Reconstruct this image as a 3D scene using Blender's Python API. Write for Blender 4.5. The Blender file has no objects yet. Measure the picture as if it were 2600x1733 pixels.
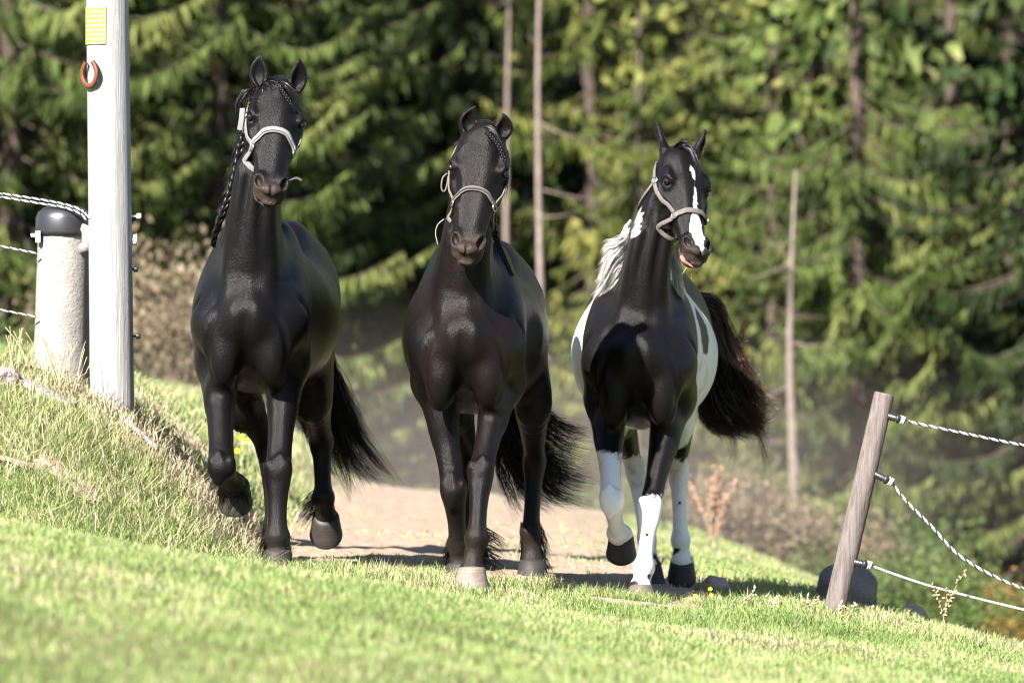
import bpy, bmesh, math, random
import numpy as np
from mathutils import Vector, Matrix, noise as mnoise
from mathutils.bvhtree import BVHTree

S = bpy.context.scene
C = S.collection
# ---------------------------------------------------------------- camera
CAMD, CAMZ = 26.0, 1.14
cam = bpy.data.cameras.new('camera'); camo = bpy.data.objects.new('camera', cam); C.objects.link(camo)
camo.location = (0, -CAMD, CAMZ); camo.rotation_euler = (math.radians(90), 0, 0)
cam.sensor_width = 36.0; cam.lens = 36.0 * CAMD * 549.4 / 2600.0
cam.clip_start = 0.5; cam.clip_end = 1500
cam.dof.use_dof = True; cam.dof.focus_distance = CAMD - 0.05; cam.dof.aperture_fstop = 2.7
S.camera = camo
# ---------------------------------------------------------------- sky, sun, exposure
LDIR = Vector((0.66, 1.06, -0.95)).normalized()          # the way sunlight travels
sun_el = math.asin(-LDIR.z); sun_az = math.atan2(-LDIR.x, -LDIR.y)
w = bpy.data.worlds.new('World'); S.world = w; w.use_nodes = True
nt = w.node_tree; bg = nt.nodes['Background']
sky = nt.nodes.new('ShaderNodeTexSky'); sky.sky_type = 'NISHITA'; sky.sun_disc = False
sky.sun_elevation = sun_el; sky.sun_rotation = sun_az; sky.altitude = 900
nt.links.new(sky.outputs['Color'], bg.inputs['Color']); bg.inputs['Strength'].default_value = 0.05
sl = bpy.data.lights.new('sun', 'SUN'); sl.energy = 5.0; sl.angle = math.radians(0.53); sl.color = (1.0, 0.96, 0.90)
so = bpy.data.objects.new('sun', sl); C.objects.link(so); so.rotation_euler = LDIR.to_track_quat('-Z', 'Y').to_euler()
S.view_settings.view_transform = 'Standard'; S.view_settings.look = 'None'
S.view_settings.exposure = 2.15; S.view_settings.gamma = 1.0; S.view_settings.use_curve_mapping = False
S.render.engine = 'CYCLES'
cy = S.cycles
cy.filter_width = 1.1; cy.use_denoising = True; cy.max_bounces = 6; cy.diffuse_bounces = 3; cy.glossy_bounces = 3
cy.transmission_bounces = 3; cy.transparent_max_bounces = 6; cy.caustics_reflective = False; cy.caustics_refractive = False

# ---------------------------------------------------------------- helpers
def PX(sx, sy, y):
    """where the photograph's point (2600 px wide) stands at depth y"""
    k = (CAMD + y) / CAMD / 549.4
    return np.array([(sx - 1300.0) * k, y, CAMZ + (866.5 - sy) * k])

rng = np.random.default_rng(7)
random.seed(7)

def smooth01(a, b, x):
    t = np.clip((x - a) / (b - a), 0, 1); return t * t * (3 - 2 * t)

def pchip(xk, yk, x):
    xk = np.asarray(xk, float); yk = np.asarray(yk, float); h = np.diff(xk); d = np.diff(yk) / h
    m = np.zeros_like(yk); m[0] = d[0]; m[-1] = d[-1]
    for i in range(1, len(yk) - 1):
        m[i] = 0 if d[i-1] * d[i] <= 0 else 2 * d[i-1] * d[i] / (d[i-1] + d[i]) * 0.6 + 0.2 * (d[i-1] + d[i])
    x = np.clip(x, xk[0], xk[-1]); i = np.clip(np.searchsorted(xk, x, side='right') - 1, 0, len(h) - 1)
    t = (x - xk[i]) / h[i]; t2 = t * t; t3 = t2 * t
    return (2*t3-3*t2+1)*yk[i] + (t3-2*t2+t)*h[i]*m[i] + (-2*t3+3*t2)*yk[i+1] + (t3-t2)*h[i]*m[i+1]

def catmull(pts, n):
    """smooth polyline (k columns) through pts, n samples per span"""
    p = np.asarray(pts, float)
    if len(p) == 2:
        t = np.linspace(0, 1, n + 1)[:, None]; return p[0] * (1 - t) + p[1] * t
    q = np.vstack([2 * p[0] - p[1], p, 2 * p[-1] - p[-2]]); out = []
    for i in range(1, len(q) - 2):
        t = np.linspace(0, 1, n, endpoint=False)[:, None]
        a, b, c, d = q[i-1], q[i], q[i+1], q[i+2]
        out.append(0.5 * (2*b + (c-a)*t + (2*a-5*b+4*c-d)*t*t + (3*b-a-3*c+d)*t**3))
    out.append(q[-2][None]); return np.vstack(out)

def norm(v):
    v = np.asarray(v, float); return v / (np.linalg.norm(v) + 1e-12)

def mesh_np(name, verts, faces, smooth=True):
    """mesh from numpy verts and an (n,3|4) face array, or a list of such arrays"""
    me = bpy.data.meshes.new(name); verts = np.asarray(verts, np.float32)
    fl = [np.asarray(f, np.int32) for f in (faces if isinstance(faces, list) else [faces]) if len(f)]
    me.vertices.add(len(verts)); me.vertices.foreach_set('co', verts.ravel())
    loops = np.concatenate([f.ravel() for f in fl]); tot = np.concatenate([np.full(len(f), f.shape[1], np.int32) for f in fl])
    me.loops.add(len(loops)); me.loops.foreach_set('vertex_index', loops)
    me.polygons.add(len(tot)); st = np.concatenate([[0], np.cumsum(tot)[:-1]]).astype(np.int32)
    me.polygons.foreach_set('loop_start', st)
    try: me.polygons.foreach_set('loop_total', tot)
    except Exception: pass
    me.polygons.foreach_set('use_smooth', np.full(len(tot), smooth))
    me.update(calc_edges=True); me.validate(); return me

def attr(me, name, vals):
    a = me.attributes.new(name, 'FLOAT', 'POINT'); a.data.foreach_set('value', np.asarray(vals, np.float32))

def link(name, me, mat=None, parent=None, label=None, cat=None, group=None, kind=None):
    o = bpy.data.objects.new(name, me); C.objects.link(o)
    if mat is not None and me is not None and not me.materials: me.materials.append(mat)
    if parent is not None: o.parent = parent
    if label: o['label'] = label
    if cat: o['category'] = cat
    if group: o['group'] = group
    if kind: o['kind'] = kind
    return o

def thing(name, loc, label, cat, group=None):
    o = link(name, None, None, None, label, cat, group); o.location = loc; o.empty_display_size = 0.1; return o

def setpar(o, p):
    """parent a mesh whose vertices are in world space to an Empty standing at p.location"""
    o.parent = p; o.matrix_parent_inverse = Matrix.Translation(-Vector(p.location)); return o

class MB:
    """collects shapes into one mesh"""
    def __init__(s): s.v = []; s.f3 = []; s.f4 = []; s.n = 0; s.a = []
    def add(s, v, f4=None, f3=None, a=0.0):
        v = np.asarray(v, float); s.v.append(v)
        if f4 is not None and len(f4): s.f4.append(np.asarray(f4, int) + s.n)
        if f3 is not None and len(f3): s.f3.append(np.asarray(f3, int) + s.n)
        s.a.append(np.broadcast_to(np.asarray(a, float), (len(v),))); s.n += len(v)
    def mesh(s, name, smooth=True, at=None):
        fs = []
        if s.f4: fs.append(np.vstack(s.f4))
        if s.f3: fs.append(np.vstack(s.f3))
        me = mesh_np(name, np.vstack(s.v), fs, smooth)
        if at: attr(me, at, np.concatenate(s.a))
        return me
    def tube(s, path, rad, n=8, a=0.0, cap=True):
        p = np.asarray(path, float); m = len(p); rad = np.broadcast_to(np.asarray(rad, float), (m,))
        t = np.gradient(p, axis=0); t /= np.linalg.norm(t, axis=1)[:, None] + 1e-12
        ref = np.array([0, 0, 1.0]) if abs(t[0, 2]) < 0.9 else np.array([1.0, 0, 0])
        u = norm(np.cross(t[0], ref)); V = []
        for i in range(m):
            u = norm(u - t[i] * np.dot(u, t[i])); v = np.cross(t[i], u)
            th = np.arange(n) * 2 * math.pi / n
            V.append(p[i] + rad[i] * (np.cos(th)[:, None] * u + np.sin(th)[:, None] * v))
        V = np.vstack(V); i = np.arange(m - 1)[:, None] * n; j = np.arange(n)[None]; k = (j + 1) % n
        F = np.stack([i + j, i + k, i + n + k, i + n + j], -1).reshape(-1, 4); f3 = None
        if cap:
            V = np.vstack([V, p[:1], p[-1:]]); c0, c1 = m * n, m * n + 1; jj = np.arange(n); kk = (jj + 1) % n
            f3 = np.vstack([np.stack([np.full(n, c0), kk, jj], -1), np.stack([np.full(n, c1), (m-1)*n + jj, (m-1)*n + kk], -1)])
        s.add(V, F, f3, np.repeat(np.broadcast_to(a, (m,)), n).tolist() + ([float(np.broadcast_to(a,(m,))[0]), float(np.broadcast_to(a,(m,))[-1])] if cap else []))
    def box(s, c, dx, dy, dz, a=0.0):
        """box with half-axis vectors dx, dy, dz"""
        c, dx, dy, dz = (np.asarray(q, float) for q in (c, dx, dy, dz)); V = []
        for k in (-1, 1):
            for j in (-1, 1):
                for i in (-1, 1): V.append(c + i*dx + j*dy + k*dz)
        s.add(V, [(0,2,3,1),(4,5,7,6),(0,1,5,4),(2,6,7,3),(0,4,6,2),(1,3,7,5)], None, a)

# ---------------------------------------------------------------- material helper
class NT:
    def __init__(s, name):
        s.m = bpy.data.materials.new(name); s.m.use_nodes = True; s.t = s.m.node_tree; s.b = s.t.nodes['Principled BSDF']
        s.out = s.t.nodes['Material Output']
    def n(s, typ, **kw):
        o = s.t.nodes.new(typ)
        for k, v in kw.items():
            if k in o.inputs: o.inputs[k].default_value = v
            else: setattr(o, k, v)
        return o
    def l(s, a, b): s.t.links.new(a, b)
    def coord(s, scale=(1, 1, 1), out='Object'):
        c = s.n('ShaderNodeTexCoord'); m = s.n('ShaderNodeMapping'); m.inputs['Scale'].default_value = scale
        s.l(c.outputs[out], m.inputs['Vector']); return m.outputs['Vector']
    def noise(s, vec, scale, detail=4.0, rough=0.55):
        q = s.n('ShaderNodeTexNoise'); q.inputs['Scale'].default_value = scale; q.inputs['Detail'].default_value = detail
        q.inputs['Roughness'].default_value = rough; s.l(vec, q.inputs['Vector']); return q.outputs['Fac']
    def ramp(s, fac, stops):
        r = s.n('ShaderNodeValToRGB'); e = r.color_ramp.elements
        while len(e) < len(stops): e.new(0.5)
        for el, (p, c) in zip(e, stops): el.position = p; el.color = (*c, 1) if len(c) == 3 else c
        s.l(fac, r.inputs['Fac']); return r.outputs['Color']
    def mix(s, fac, a, b, mode='MIX'):
        m = s.n('ShaderNodeMix', data_type='RGBA', blend_type=mode)
        for inp, v in ((m.inputs['Factor'], fac), (m.inputs['A'], a), (m.inputs['B'], b)) if False else ((m.inputs[0], fac), (m.inputs[6], a), (m.inputs[7], b)):
            if hasattr(v, 'is_linked'): s.l(v, inp)
            elif isinstance(v, (int, float)): inp.default_value = v
            else: inp.default_value = (*v, 1)
        return m.outputs[2]
    def attr(s, name):
        a = s.n('ShaderNodeAttribute'); a.attribute_name = name; return a.outputs['Fac']
    def math(s, op, a, b=0.0):
        m = s.n('ShaderNodeMath', operation=op)
        for i, v in enumerate((a, b)):
            if hasattr(v, 'is_linked'): s.l(v, m.inputs[i])
            else: m.inputs[i].default_value = v
        return m.outputs[0]
    def bump(s, h, strength, dist=0.01, into=True):
        b = s.n('ShaderNodeBump'); b.inputs['Strength'].default_value = strength; b.inputs['Distance'].default_value = dist
        s.l(h, b.inputs['Height'])
        if into: s.l(b.outputs['Normal'], s.b.inputs['Normal'])
        return b.outputs['Normal']
    def base(s, c, rough=0.7, spec=0.4):
        if hasattr(c, 'is_linked'): s.l(c, s.b.inputs['Base Color'])
        else: s.b.inputs['Base Color'].default_value = (*c, 1)
        if hasattr(rough, 'is_linked'): s.l(rough, s.b.inputs['Roughness'])
        else: s.b.inputs['Roughness'].default_value = rough
        s.b.inputs['Specular IOR Level'].default_value = spec; return s.m

def plain(name, c, rough=0.7, spec=0.4, metal=0.0):
    m = NT(name); v = m.coord(); f = m.noise(v, 60, 4)
    col = m.mix(f, tuple(x * 0.78 for x in c), tuple(min(1, x * 1.2) for x in c)); m.base(col, rough, spec)
    m.b.inputs['Metallic'].default_value = metal; m.bump(f, 0.15, 0.002); return m.m

def leafy(name, c_stops, attr_name='rnd', rough=0.55, transl=0.35, spec=0.12):
    """thin leaf: diffuse + gloss + translucent light"""
    m = NT(name); col = m.ramp(m.attr(attr_name), c_stops); m.base(col, rough, spec)
    tr = m.n('ShaderNodeBsdfTranslucent'); m.l(col, tr.inputs['Color'])
    mx = m.n('ShaderNodeMixShader'); mx.inputs[0].default_value = transl
    m.l(m.b.outputs[0], mx.inputs[1]); m.l(tr.outputs[0], mx.inputs[2]); m.l(mx.outputs[0], m.out.inputs['Surface']); return m.m

# ---------------------------------------------------------------- terrain height
def vnoise(x, y, scale, seed=0):
    """cheap smooth 2-d value noise on arrays"""
    x = np.asarray(x, float) * scale + seed * 17.3; y = np.asarray(y, float) * scale + seed * 9.1
    xi = np.floor(x).astype(np.int64); yi = np.floor(y).astype(np.int64); fx = x - xi; fy = y - yi
    fx = fx*fx*(3-2*fx); fy = fy*fy*(3-2*fy)
    def hsh(i, j):
        n = (i * 374761393 + j * 668265263 + seed * 1442695) & 0x7fffffff
        n = ((n ^ (n >> 13)) * 1274126177) & 0x7fffffff; return ((n ^ (n >> 16)) & 0xffff) / 65535.0
    return (hsh(xi,yi)*(1-fx)+hsh(xi+1,yi)*fx)*(1-fy) + (hsh(xi,yi+1)*(1-fx)+hsh(xi+1,yi+1)*fx)*fy

def softplus(t): return np.where(t > 20, t, np.log1p(np.exp(np.clip(t, -40, 20))))

def path_edge_left(y): return -1.22 - 0.004 * y
def edge_x(y): return np.interp(y, [-30, -8, 2, 6, 14, 20, 60], [5.0, 3.4, 2.55, 1.85, 1.45, 1.3, 1.3])

def H(x, y, fine=True):
    x = np.asarray(x, float); y = np.asarray(y, float)
    z = pchip([-60, -12, -4, -2.3, -1.2, -0.17, 0.6, 1.35, 2.3, 4, 9, 60], [4, 1.5, .46, .265, .095, 0, -.078, -.135, -.25, -.45, -1.2, -6], x)
    # bank beside the path
    q = smooth01(-2.3, 1.7, y)
    b = pchip([-60, -6, -3.2, -2.4, -1.95, -1.5, -1.22, 60], [1.0, .84, .76, .74, .63, .27, 0.0, 0], x - 0.10*(vnoise(x, y, 0.9, 3)-0.5)*2*smooth01(1.2, 3, y))
    z = z + b * q * (1 - .35 * smooth01(4, 11, y))
    # swell in front of the horses
    z = z + 0.20 * smooth01(1.3, -1.3, x) * smooth01(-1.4, -4.6, y) * smooth01(-13, -6.5, y)
    # plateau shoulder towards the valley
    e = x - edge_x(y)
    z = z - 0.42 * 0.45 * softplus(e / 0.45) * smooth01(-4, 3, y) * (1 - smooth01(10, 26, e))
    z = z - 0.32 * 2.0 * softplus((y - 22) / 2.0) * (1 - smooth01(24, 34, y)) - 4.1 * smooth01(24, 34, y)
    far = smooth01(30, 46, y)
    z = z * (1 - far) + far * (-1.9 + 0.10 * (y - 46) + 0.02*x + 0.45 * 3 * softplus((y - 60) / 3))
    z = z - 0.03 * np.exp(-((x - .62) / .4) ** 2 - ((y - .87) / .45) ** 2)
    if fine:
        z = z + (vnoise(x, y, 1.3, 1) - .5) * 0.05 + (vnoise(x, y, 4.0, 2) - .5) * 0.022 + (vnoise(x, y, 0.25, 5) - .5) * 0.25 * smooth01(12, 30, np.hypot(x, y))
    return z

def dirt(x, y):
    """1 on the trodden path, 0 in the grass"""
    x = np.asarray(x, float); y = np.asarray(y, float)
    n = (vnoise(x, y, 1.6, 11) - .5) * 0.55 + (vnoise(x, y, 5.0, 12) - .5) * 0.35
    l = path_edge_left(y) - 0.04; r = np.interp(y, [0, 1, 3, 8, 14, 20, 30], [0.95, 1.05, .95, .80, .75, .7, .6])
    side = np.minimum(x - l, r - x) / 0.18
    front = (y - np.interp(x, [-1.4, -.6, .2, .9], [0.75, 0.65, 0.7, 0.55])) / 0.35
    d = np.minimum(np.minimum(side, front), (24 - y)) + n * 1.6
    # bare hollow by the pinto's hoof and scrape on the bank
    h = 0.9 - np.hypot((x - 0.55) / 0.42, (y - 0.12) / 0.36) + n*1.3
    s = 1.0 - np.hypot((x + 1.40) / 0.22, (y - 0.45) / 0.55) + n * 1.2
    s2 = 0.42 - np.hypot((x + 1.80) / 0.75, (y + 0.30) / 0.50) + n*2.6
    return np.clip(np.maximum(np.maximum(d, h * 2.0), np.maximum(s * 2.0, s2 * 1.5)) + 0.5, 0, 1)
# ---------------------------------------------------------------- ground, path, grass
def grid_mesh(name, xs, ys, zf, keep=None):
    X, Y = np.meshgrid(xs, ys, indexing='ij'); Z = zf(X, Y); ny = len(ys)
    i = np.arange(len(xs) - 1)[:, None]*ny + np.arange(ny - 1)[None]; Fq = np.stack([i, i + ny, i + ny + 1, i + 1], -1).reshape(-1, 4)
    V = np.stack([X, Y, Z], -1).reshape(-1, 3)
    if keep is not None:
        k = keep(X, Y).reshape(-1); Fq = Fq[k[Fq].all(1)]; used = np.unique(Fq); re = np.full(len(V), -1); re[used] = np.arange(len(used)); V = V[used]; Fq = re[Fq]
    return mesh_np(name, V, Fq)
def groundmat():
    m = NT('turf_soil'); v = m.coord(); a = m.noise(v, 1.1, 5); b = m.noise(v, 18, 5); c = m.noise(v, 140, 3)
    col = m.mix(m.ramp(a, [(.35, (0, 0, 0)), (.65, (1, 1, 1))]), (.075, .10, .028), (.14, .125, .055)); col = m.mix(m.ramp(b, [(.55, (0, 0, 0)), (.75, (1, 1, 1))]), col, (.19, .145, .09))
    m.base(col, 0.95, 0.15); m.bump(m.math('ADD', b, c), 0.6, 0.02); return m.m
def dirtmat():
    m = NT('trodden_dirt'); v = m.coord(); a = m.noise(v, 1.6, 5); b = m.noise(v, 14, 6, .65); c = m.noise(v, 120, 4)
    vo = m.n('ShaderNodeTexVoronoi'); vo.inputs['Scale'].default_value = 38; m.l(v, vo.inputs['Vector'])
    col = m.mix(a, (.36, .275, .205), (.45, .35, .27)); col = m.mix(m.ramp(b, [(.42, (1, 1, 1)), (.62, (0, 0, 0))]), col, (.30, .22, .155)); col = m.mix(m.ramp(vo.outputs['Distance'], [(.06, (1, 1, 1)), (.14, (0, 0, 0))]), col, (.42, .37, .31))
    m.base(col, 0.95, 0.12); m.bump(m.math('ADD', m.math('MULTIPLY', b, 1.5), c), 0.8, 0.03); return m.m
xs = np.concatenate([np.linspace(-70, -9, 16)[:-1], np.linspace(-9, -3.4, 26)[:-1], np.linspace(-3.4, 3.8, 160)[:-1], np.linspace(3.8, 11, 30)[:-1], np.linspace(11, 70, 16)])
ys = np.concatenate([np.linspace(-60, -14, 12)[:-1], np.linspace(-14, 3, 250)[:-1], np.linspace(3, 26, 170)[:-1], np.linspace(26, 62, 44)[:-1], np.linspace(62, 190, 20)])
link('ground', grid_mesh('ground', xs, ys, H), groundmat(), kind='structure')
px = np.linspace(-2.6, 1.5, 150); py = np.concatenate([np.linspace(-1.4, 3, 150)[:-1], np.linspace(3, 25, 260)])
def pz(X, Y): return H(X, Y) + 0.012*smooth01(.42, .75, dirt(X, Y)) - 0.006 + (vnoise(X, Y, 9, 21) - .5)*.014 + (vnoise(X, Y, 26, 22) - .5)*.010 + .006
link('dirt_path', grid_mesh('dirt_path', px, py, pz, lambda X, Y: dirt(X, Y) > .46), dirtmat(), kind='structure')

M_grass = leafy('grass_blades', [(0.0, (.10, .155, .042)), (.4, (.20, .27, .085)), (.68, (.30, .335, .14)), (.84, (.40, .36, .21)), (1.0, (.47, .39, .27))], 'rnd', .5, .32)
def blades(name, x, y, h, wd, lean, rnd, mat, label, cat, zoff=0.0):
    """one sheet of grass: every blade three triangles, rooted on the ground"""
    n = len(x); z = H(x, y) + zoff - .004; th = rng.uniform(0, 2*math.pi, n); ld = rng.uniform(0, 2*math.pi, n); ln_ = np.abs(rng.normal(0, 1, n))*lean*h + .15*h
    cx, cy_ = np.cos(th)*wd/2, np.sin(th)*wd/2; dx, dy = np.cos(ld)*ln_, np.sin(ld)*ln_
    V = np.empty((n, 5, 3)); V[:,0] = np.stack([x - cx, y - cy_, z], -1); V[:,1] = np.stack([x + cx, y + cy_, z], -1)
    V[:,2] = np.stack([x - cx*.8 + dx*.35, y - cy_*.8 + dy*.35, z + h*.58], -1); V[:,3] = np.stack([x + cx*.8 + dx*.35, y + cy_*.8 + dy*.35, z + h*.58], -1)
    V[:,4] = np.stack([x + dx, y + dy, z + h*np.clip(1.0 - .35*np.minimum(ln_/h, 1.2), .45, 1)], -1)
    b = np.arange(n)[:, None]*5; f4 = b + np.array([[0, 1, 3, 2]]); f3 = b + np.array([[2, 3, 4]])
    me = mesh_np(name, V.reshape(-1, 3), [f4, f3], True); attr(me, 'rnd', np.repeat(rnd, 5)); return link(name, me, mat, None, label, cat, None, 'stuff')
def scatter(n, x0, x1, y0, y1, margin=.9, dens=None):
    x = rng.uniform(x0, x1, n); y = rng.uniform(y0, y1, n); ok = np.abs(x) < 2.37*(CAMD + y)/CAMD + margin
    d = dirt(x, y); ok &= rng.uniform(0, 1, n) > smooth01(.25, .62, d)*np.where(x < -1.25, .72, .94)
    if dens is not None: ok &= rng.uniform(0, 1, n) < dens(x, y)
    return x[ok], y[ok]
def tone(x, y, dry=0.0, sd=31):
    return np.clip(.34 + (vnoise(x, y, .8, sd) - .5)*.42 + (vnoise(x, y, 3.5, sd + 1) - .5)*.35 + rng.normal(0, .16, len(x)) + dry + (rng.uniform(0, 1, len(x)) < .10)*.35, 0, 1)
# mown slope in front
x, y = scatter(390000, -3.2, 4.2, -13.5, .9, .7, lambda x, y: .45 + .55*smooth01(-11, -5, y))
hgt = (.022 + .016*vnoise(x, y, 1.7, 41) + .016*vnoise(x, y, 6, 42))*rng.uniform(.55, 1.25, len(x)); hgt *= 1 + .75*smooth01(-.9, .2, y)*vnoise(x, y, 4.5, 43)
blades('grass', x, y, hgt, rng.uniform(.0030, .0052, len(x)), .55, tone(x, y, .10), M_grass, 'short bright green grass on the slope in front of the horses', 'grass')
# the bank beside the pole
x, y = scatter(80000, -5.0, -1.12, -2.0, 5.0, .8, lambda x, y: smooth01(-2.0, -.8, y)*(.35 + .65*vnoise(x, y, 2.2, 44)))
bd = smooth01(-2.9, -1.4, x)*smooth01(-.6, .5, y); hgt = (.030 + .075*vnoise(x, y, 2.4, 45))*rng.uniform(.5, 1.4, len(x))
blades('bank_grass', x, y, hgt, rng.uniform(.003, .0052, len(x)), .75, tone(x, y, .06 + .55*smooth01(.3, .75, vnoise(x, y, 1.6, 46))*smooth01(-3.4, -1.6, x) + .15*vnoise(x, y, 2.1, 47)), M_grass, 'rough tufted grass with dry straw on the bank around the pole', 'grass')
n_ = 3200; x = rng.normal(-1.8, .42, n_); y = rng.normal(.1, .65, n_); ok = (x < -1.15) & (y > -1.2)
x, y = x[ok], y[ok]; blades('straw', x, y, rng.uniform(.05, .16, len(x)), rng.uniform(.0025, .0045, len(x)), 1.5, np.clip(rng.normal(.84, .08, len(x)), 0, 1), M_grass, 'matted dry straw lying over the bank below the pole', 'straw')
# tufts along the front edge of the path and round the fence post
cx = np.concatenate([rng.uniform(-1.15, 1.0, 60), rng.uniform(.9, 2.7, 80)]); cyy = np.concatenate([rng.uniform(-.2, .85, 60), rng.uniform(-.9, .75, 80)])
k = rng.integers(0, len(cx), 15000); sp = rng.uniform(.03, .085, len(cx))[k]; x = cx[k] + rng.normal(0, 1, 15000)*sp; y = cyy[k] + rng.normal(0, 1, 15000)*sp
ht = rng.uniform(.05, .105, len(cx))[k]*rng.uniform(.5, 1.15, 15000); blades('grass_tufts', x, y, ht, rng.uniform(.003, .005, 15000), .6, np.clip(tone(x, y, .08) + rng.uniform(-.12, .3, len(cx))[k], 0, 1), M_grass, 'loose grass tufts along the near edge of the dirt path', 'grass')
# slope falling to the valley, far path sides
x, y = scatter(150000, .3, 8, .6, 15, 1.2, lambda x, y: smooth01(15, 6, y)*.7 + .3)
blades('slope_grass', x, y, rng.uniform(.03, .07, len(x)), rng.uniform(.005, .009, len(x)), .5, tone(x, y, .16), M_grass, 'pale green grass on the slope falling away behind the fence post', 'grass')
x, y = scatter(60000, -6, -1.1, 4.5, 22, 1.5)
blades('verge_grass', x, y, rng.uniform(.04, .12, len(x)), rng.uniform(.006, .011, len(x)), .6, tone(x, y, .26), M_grass, 'yellowing grass along the far bank of the path', 'grass')
# thin grass growing through the path
x = rng.uniform(-1.2, 1.2, 30000); y = rng.uniform(1, 22, 30000); ok = (vnoise(x, y, 1.1, 51) > .70) & (rng.uniform(0, 1, 30000) < .55)
x, y = x[ok], y[ok]; blades('path_grass', x, y, rng.uniform(.02, .05, len(x)), rng.uniform(.005, .008, len(x)), .6, tone(x, y, .3), M_grass, 'sparse grass growing through the trodden dirt path', 'grass')
# ---------------------------------------------------------------- forest
def barkmat(name, a, b, sc=1.0):
    m = NT(name); f = m.noise(m.coord((6*sc, 6*sc, 1.2*sc)), 3, 6); g = m.noise(m.coord(), 30, 4); m.base(m.mix(m.ramp(m.math('MULTIPLY', f, g), [(.12, (0, 0, 0)), (.42, (1, 1, 1))]), a, b), .9, .2); m.bump(f, .8, .05); return m.m
M_bark = barkmat('spruce_bark', (.03, .024, .02), (.12, .09, .068)); M_pale = barkmat('pale_dead_bark', (.11, .085, .072), (.25, .20, .17))
M_needle = [leafy('spruce_needles_dark_and_shade', [(0, (.006, .012, .004)), (.5, (.020, .034, .009)), (1, (.055, .070, .020))], 'rnd', .6, .12),  # darkest tone: shade of the forest interior put into needle colour
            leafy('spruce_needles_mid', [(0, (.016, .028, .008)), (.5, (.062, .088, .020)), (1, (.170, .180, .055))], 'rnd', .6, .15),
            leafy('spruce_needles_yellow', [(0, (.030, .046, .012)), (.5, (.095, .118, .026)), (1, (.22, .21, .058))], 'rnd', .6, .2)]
M_dryneedle = leafy('dry_twigs', [(0, (.09, .06, .035)), (1, (.30, .21, .13))], 'rnd', .8, .1)

def spruce_mesh(seed, height, spread, low=0.4, dens=1.0):
    """trunk mesh and crown mesh of one spruce: whorls of drooping boughs hung with twigs"""
    r = np.random.default_rng(seed); tb = MB(); bend = r.normal(0, .05, 2)
    tz = np.linspace(0, height, 14); tp = np.stack([bend[0]*np.sin(tz*.4), bend[1]*np.sin(tz*.3 + 1), tz], -1); tb.tube(tp, .12*(1 - tz/height*.96)*(height/16), 8)
    quads = []; rn = []; z = low
    while z < height*.98:
        f = z/height; fine = z < 9.0; nb = r.integers(4, 7) if fine else 4
        for b in range(nb):
            az = r.uniform(0, 2*math.pi); L = spread*(1 - f)**.75*r.uniform(.6, 1.12)*(1.0 if z > 1.2 else .8); z0 = z + r.uniform(-.15, .15)
            if L < .25: continue
            m = 9; t = np.linspace(0, 1, m); d = np.array([math.cos(az), math.sin(az)]); sag = r.uniform(.12, .34)*L
            ax = np.stack([d[0]*L*t, d[1]*L*t, z0 - sag*np.sin(t*2.2)*1.0 + .16*L*t**3], -1) + np.array([*tp[np.searchsorted(tz, min(z0, height*.97)) - 1][:2], 0])
            if fine or r.random() < .4: tb.tube(ax, .022*(1 - t*.85)*(1 - f*.6), 4)
            shade = r.normal(.5, .16); nt_ = int((170 if fine else 14)*L/1.6*dens) + 4
            ts = r.uniform(.12, 1, nt_); base = np.stack([np.interp(ts, t, ax[:, c]) for c in range(3)], -1); side = np.where(r.random(nt_) < .5, 1, -1)
            perp = np.array([-d[1], d[0], 0]); wl = (.07 + .15*np.sin(np.clip(ts*1.1, 0, 1)*3.0))*r.uniform(.5, 1.4, nt_)*min(1, L/1.3)
            dirv = perp*side[:, None]*r.uniform(.35, .9, (nt_, 1)) + np.array([*d, 0])*r.uniform(.2, .7, (nt_, 1)) + np.array([0, 0, 1])*r.uniform(-1.1, -.15, (nt_, 1)); dirv /= np.linalg.norm(dirv, axis=1)[:, None]
            p0 = base; p1 = base + dirv*wl[:, None]*.55; p2 = p1 + (dirv + np.array([0, 0, -.75]))*wl[:, None]*.42
            up = r.normal(0, .6, (nt_, 3)) + np.array([0, 0, .4]); s_ = np.cross(dirv, up); s_ /= np.linalg.norm(s_, axis=1)[:, None] + 1e-9
            w0 = (.006 + .006*r.random(nt_))*(1 if fine else 7)
            for pa, pb, wa, wb in ((p0, p1, .8, 1.25), (p1, p2, 1.25, .35)):
                quads.append(np.stack([pa - s_*(w0*wa)[:, None], pa + s_*(w0*wa)[:, None], pb + s_*(w0*wb)[:, None], pb - s_*(w0*wb)[:, None]], 1)); rn.append(np.clip(shade + r.normal(0, .13, nt_) + .25*(ts - .5), 0, 1))
        z += r.uniform(.20, .34) if fine else .5
    Q = np.concatenate(quads); R = np.concatenate(rn); n = len(Q); crown = mesh_np('spruce_crown', Q.reshape(-1, 3), np.arange(4*n).reshape(-1, 4), False); attr(crown, 'rnd', np.repeat(R, 4))
    tm = tb.mesh('spruce_trunk'); tm.materials.append(M_bark); return tm, crown
VAR = [spruce_mesh(11, 17, 2.7), spruce_mesh(12, 15, 2.3, .3), spruce_mesh(13, 18, 2.9, .9), spruce_mesh(14, 13, 2.0, .3), spruce_mesh(15, 16, 2.6, 2.2)]
CR = [[None]*3 for _ in VAR]
for i, (t_, c_) in enumerate(VAR):
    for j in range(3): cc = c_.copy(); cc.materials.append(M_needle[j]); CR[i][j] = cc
TREES = []
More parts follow.
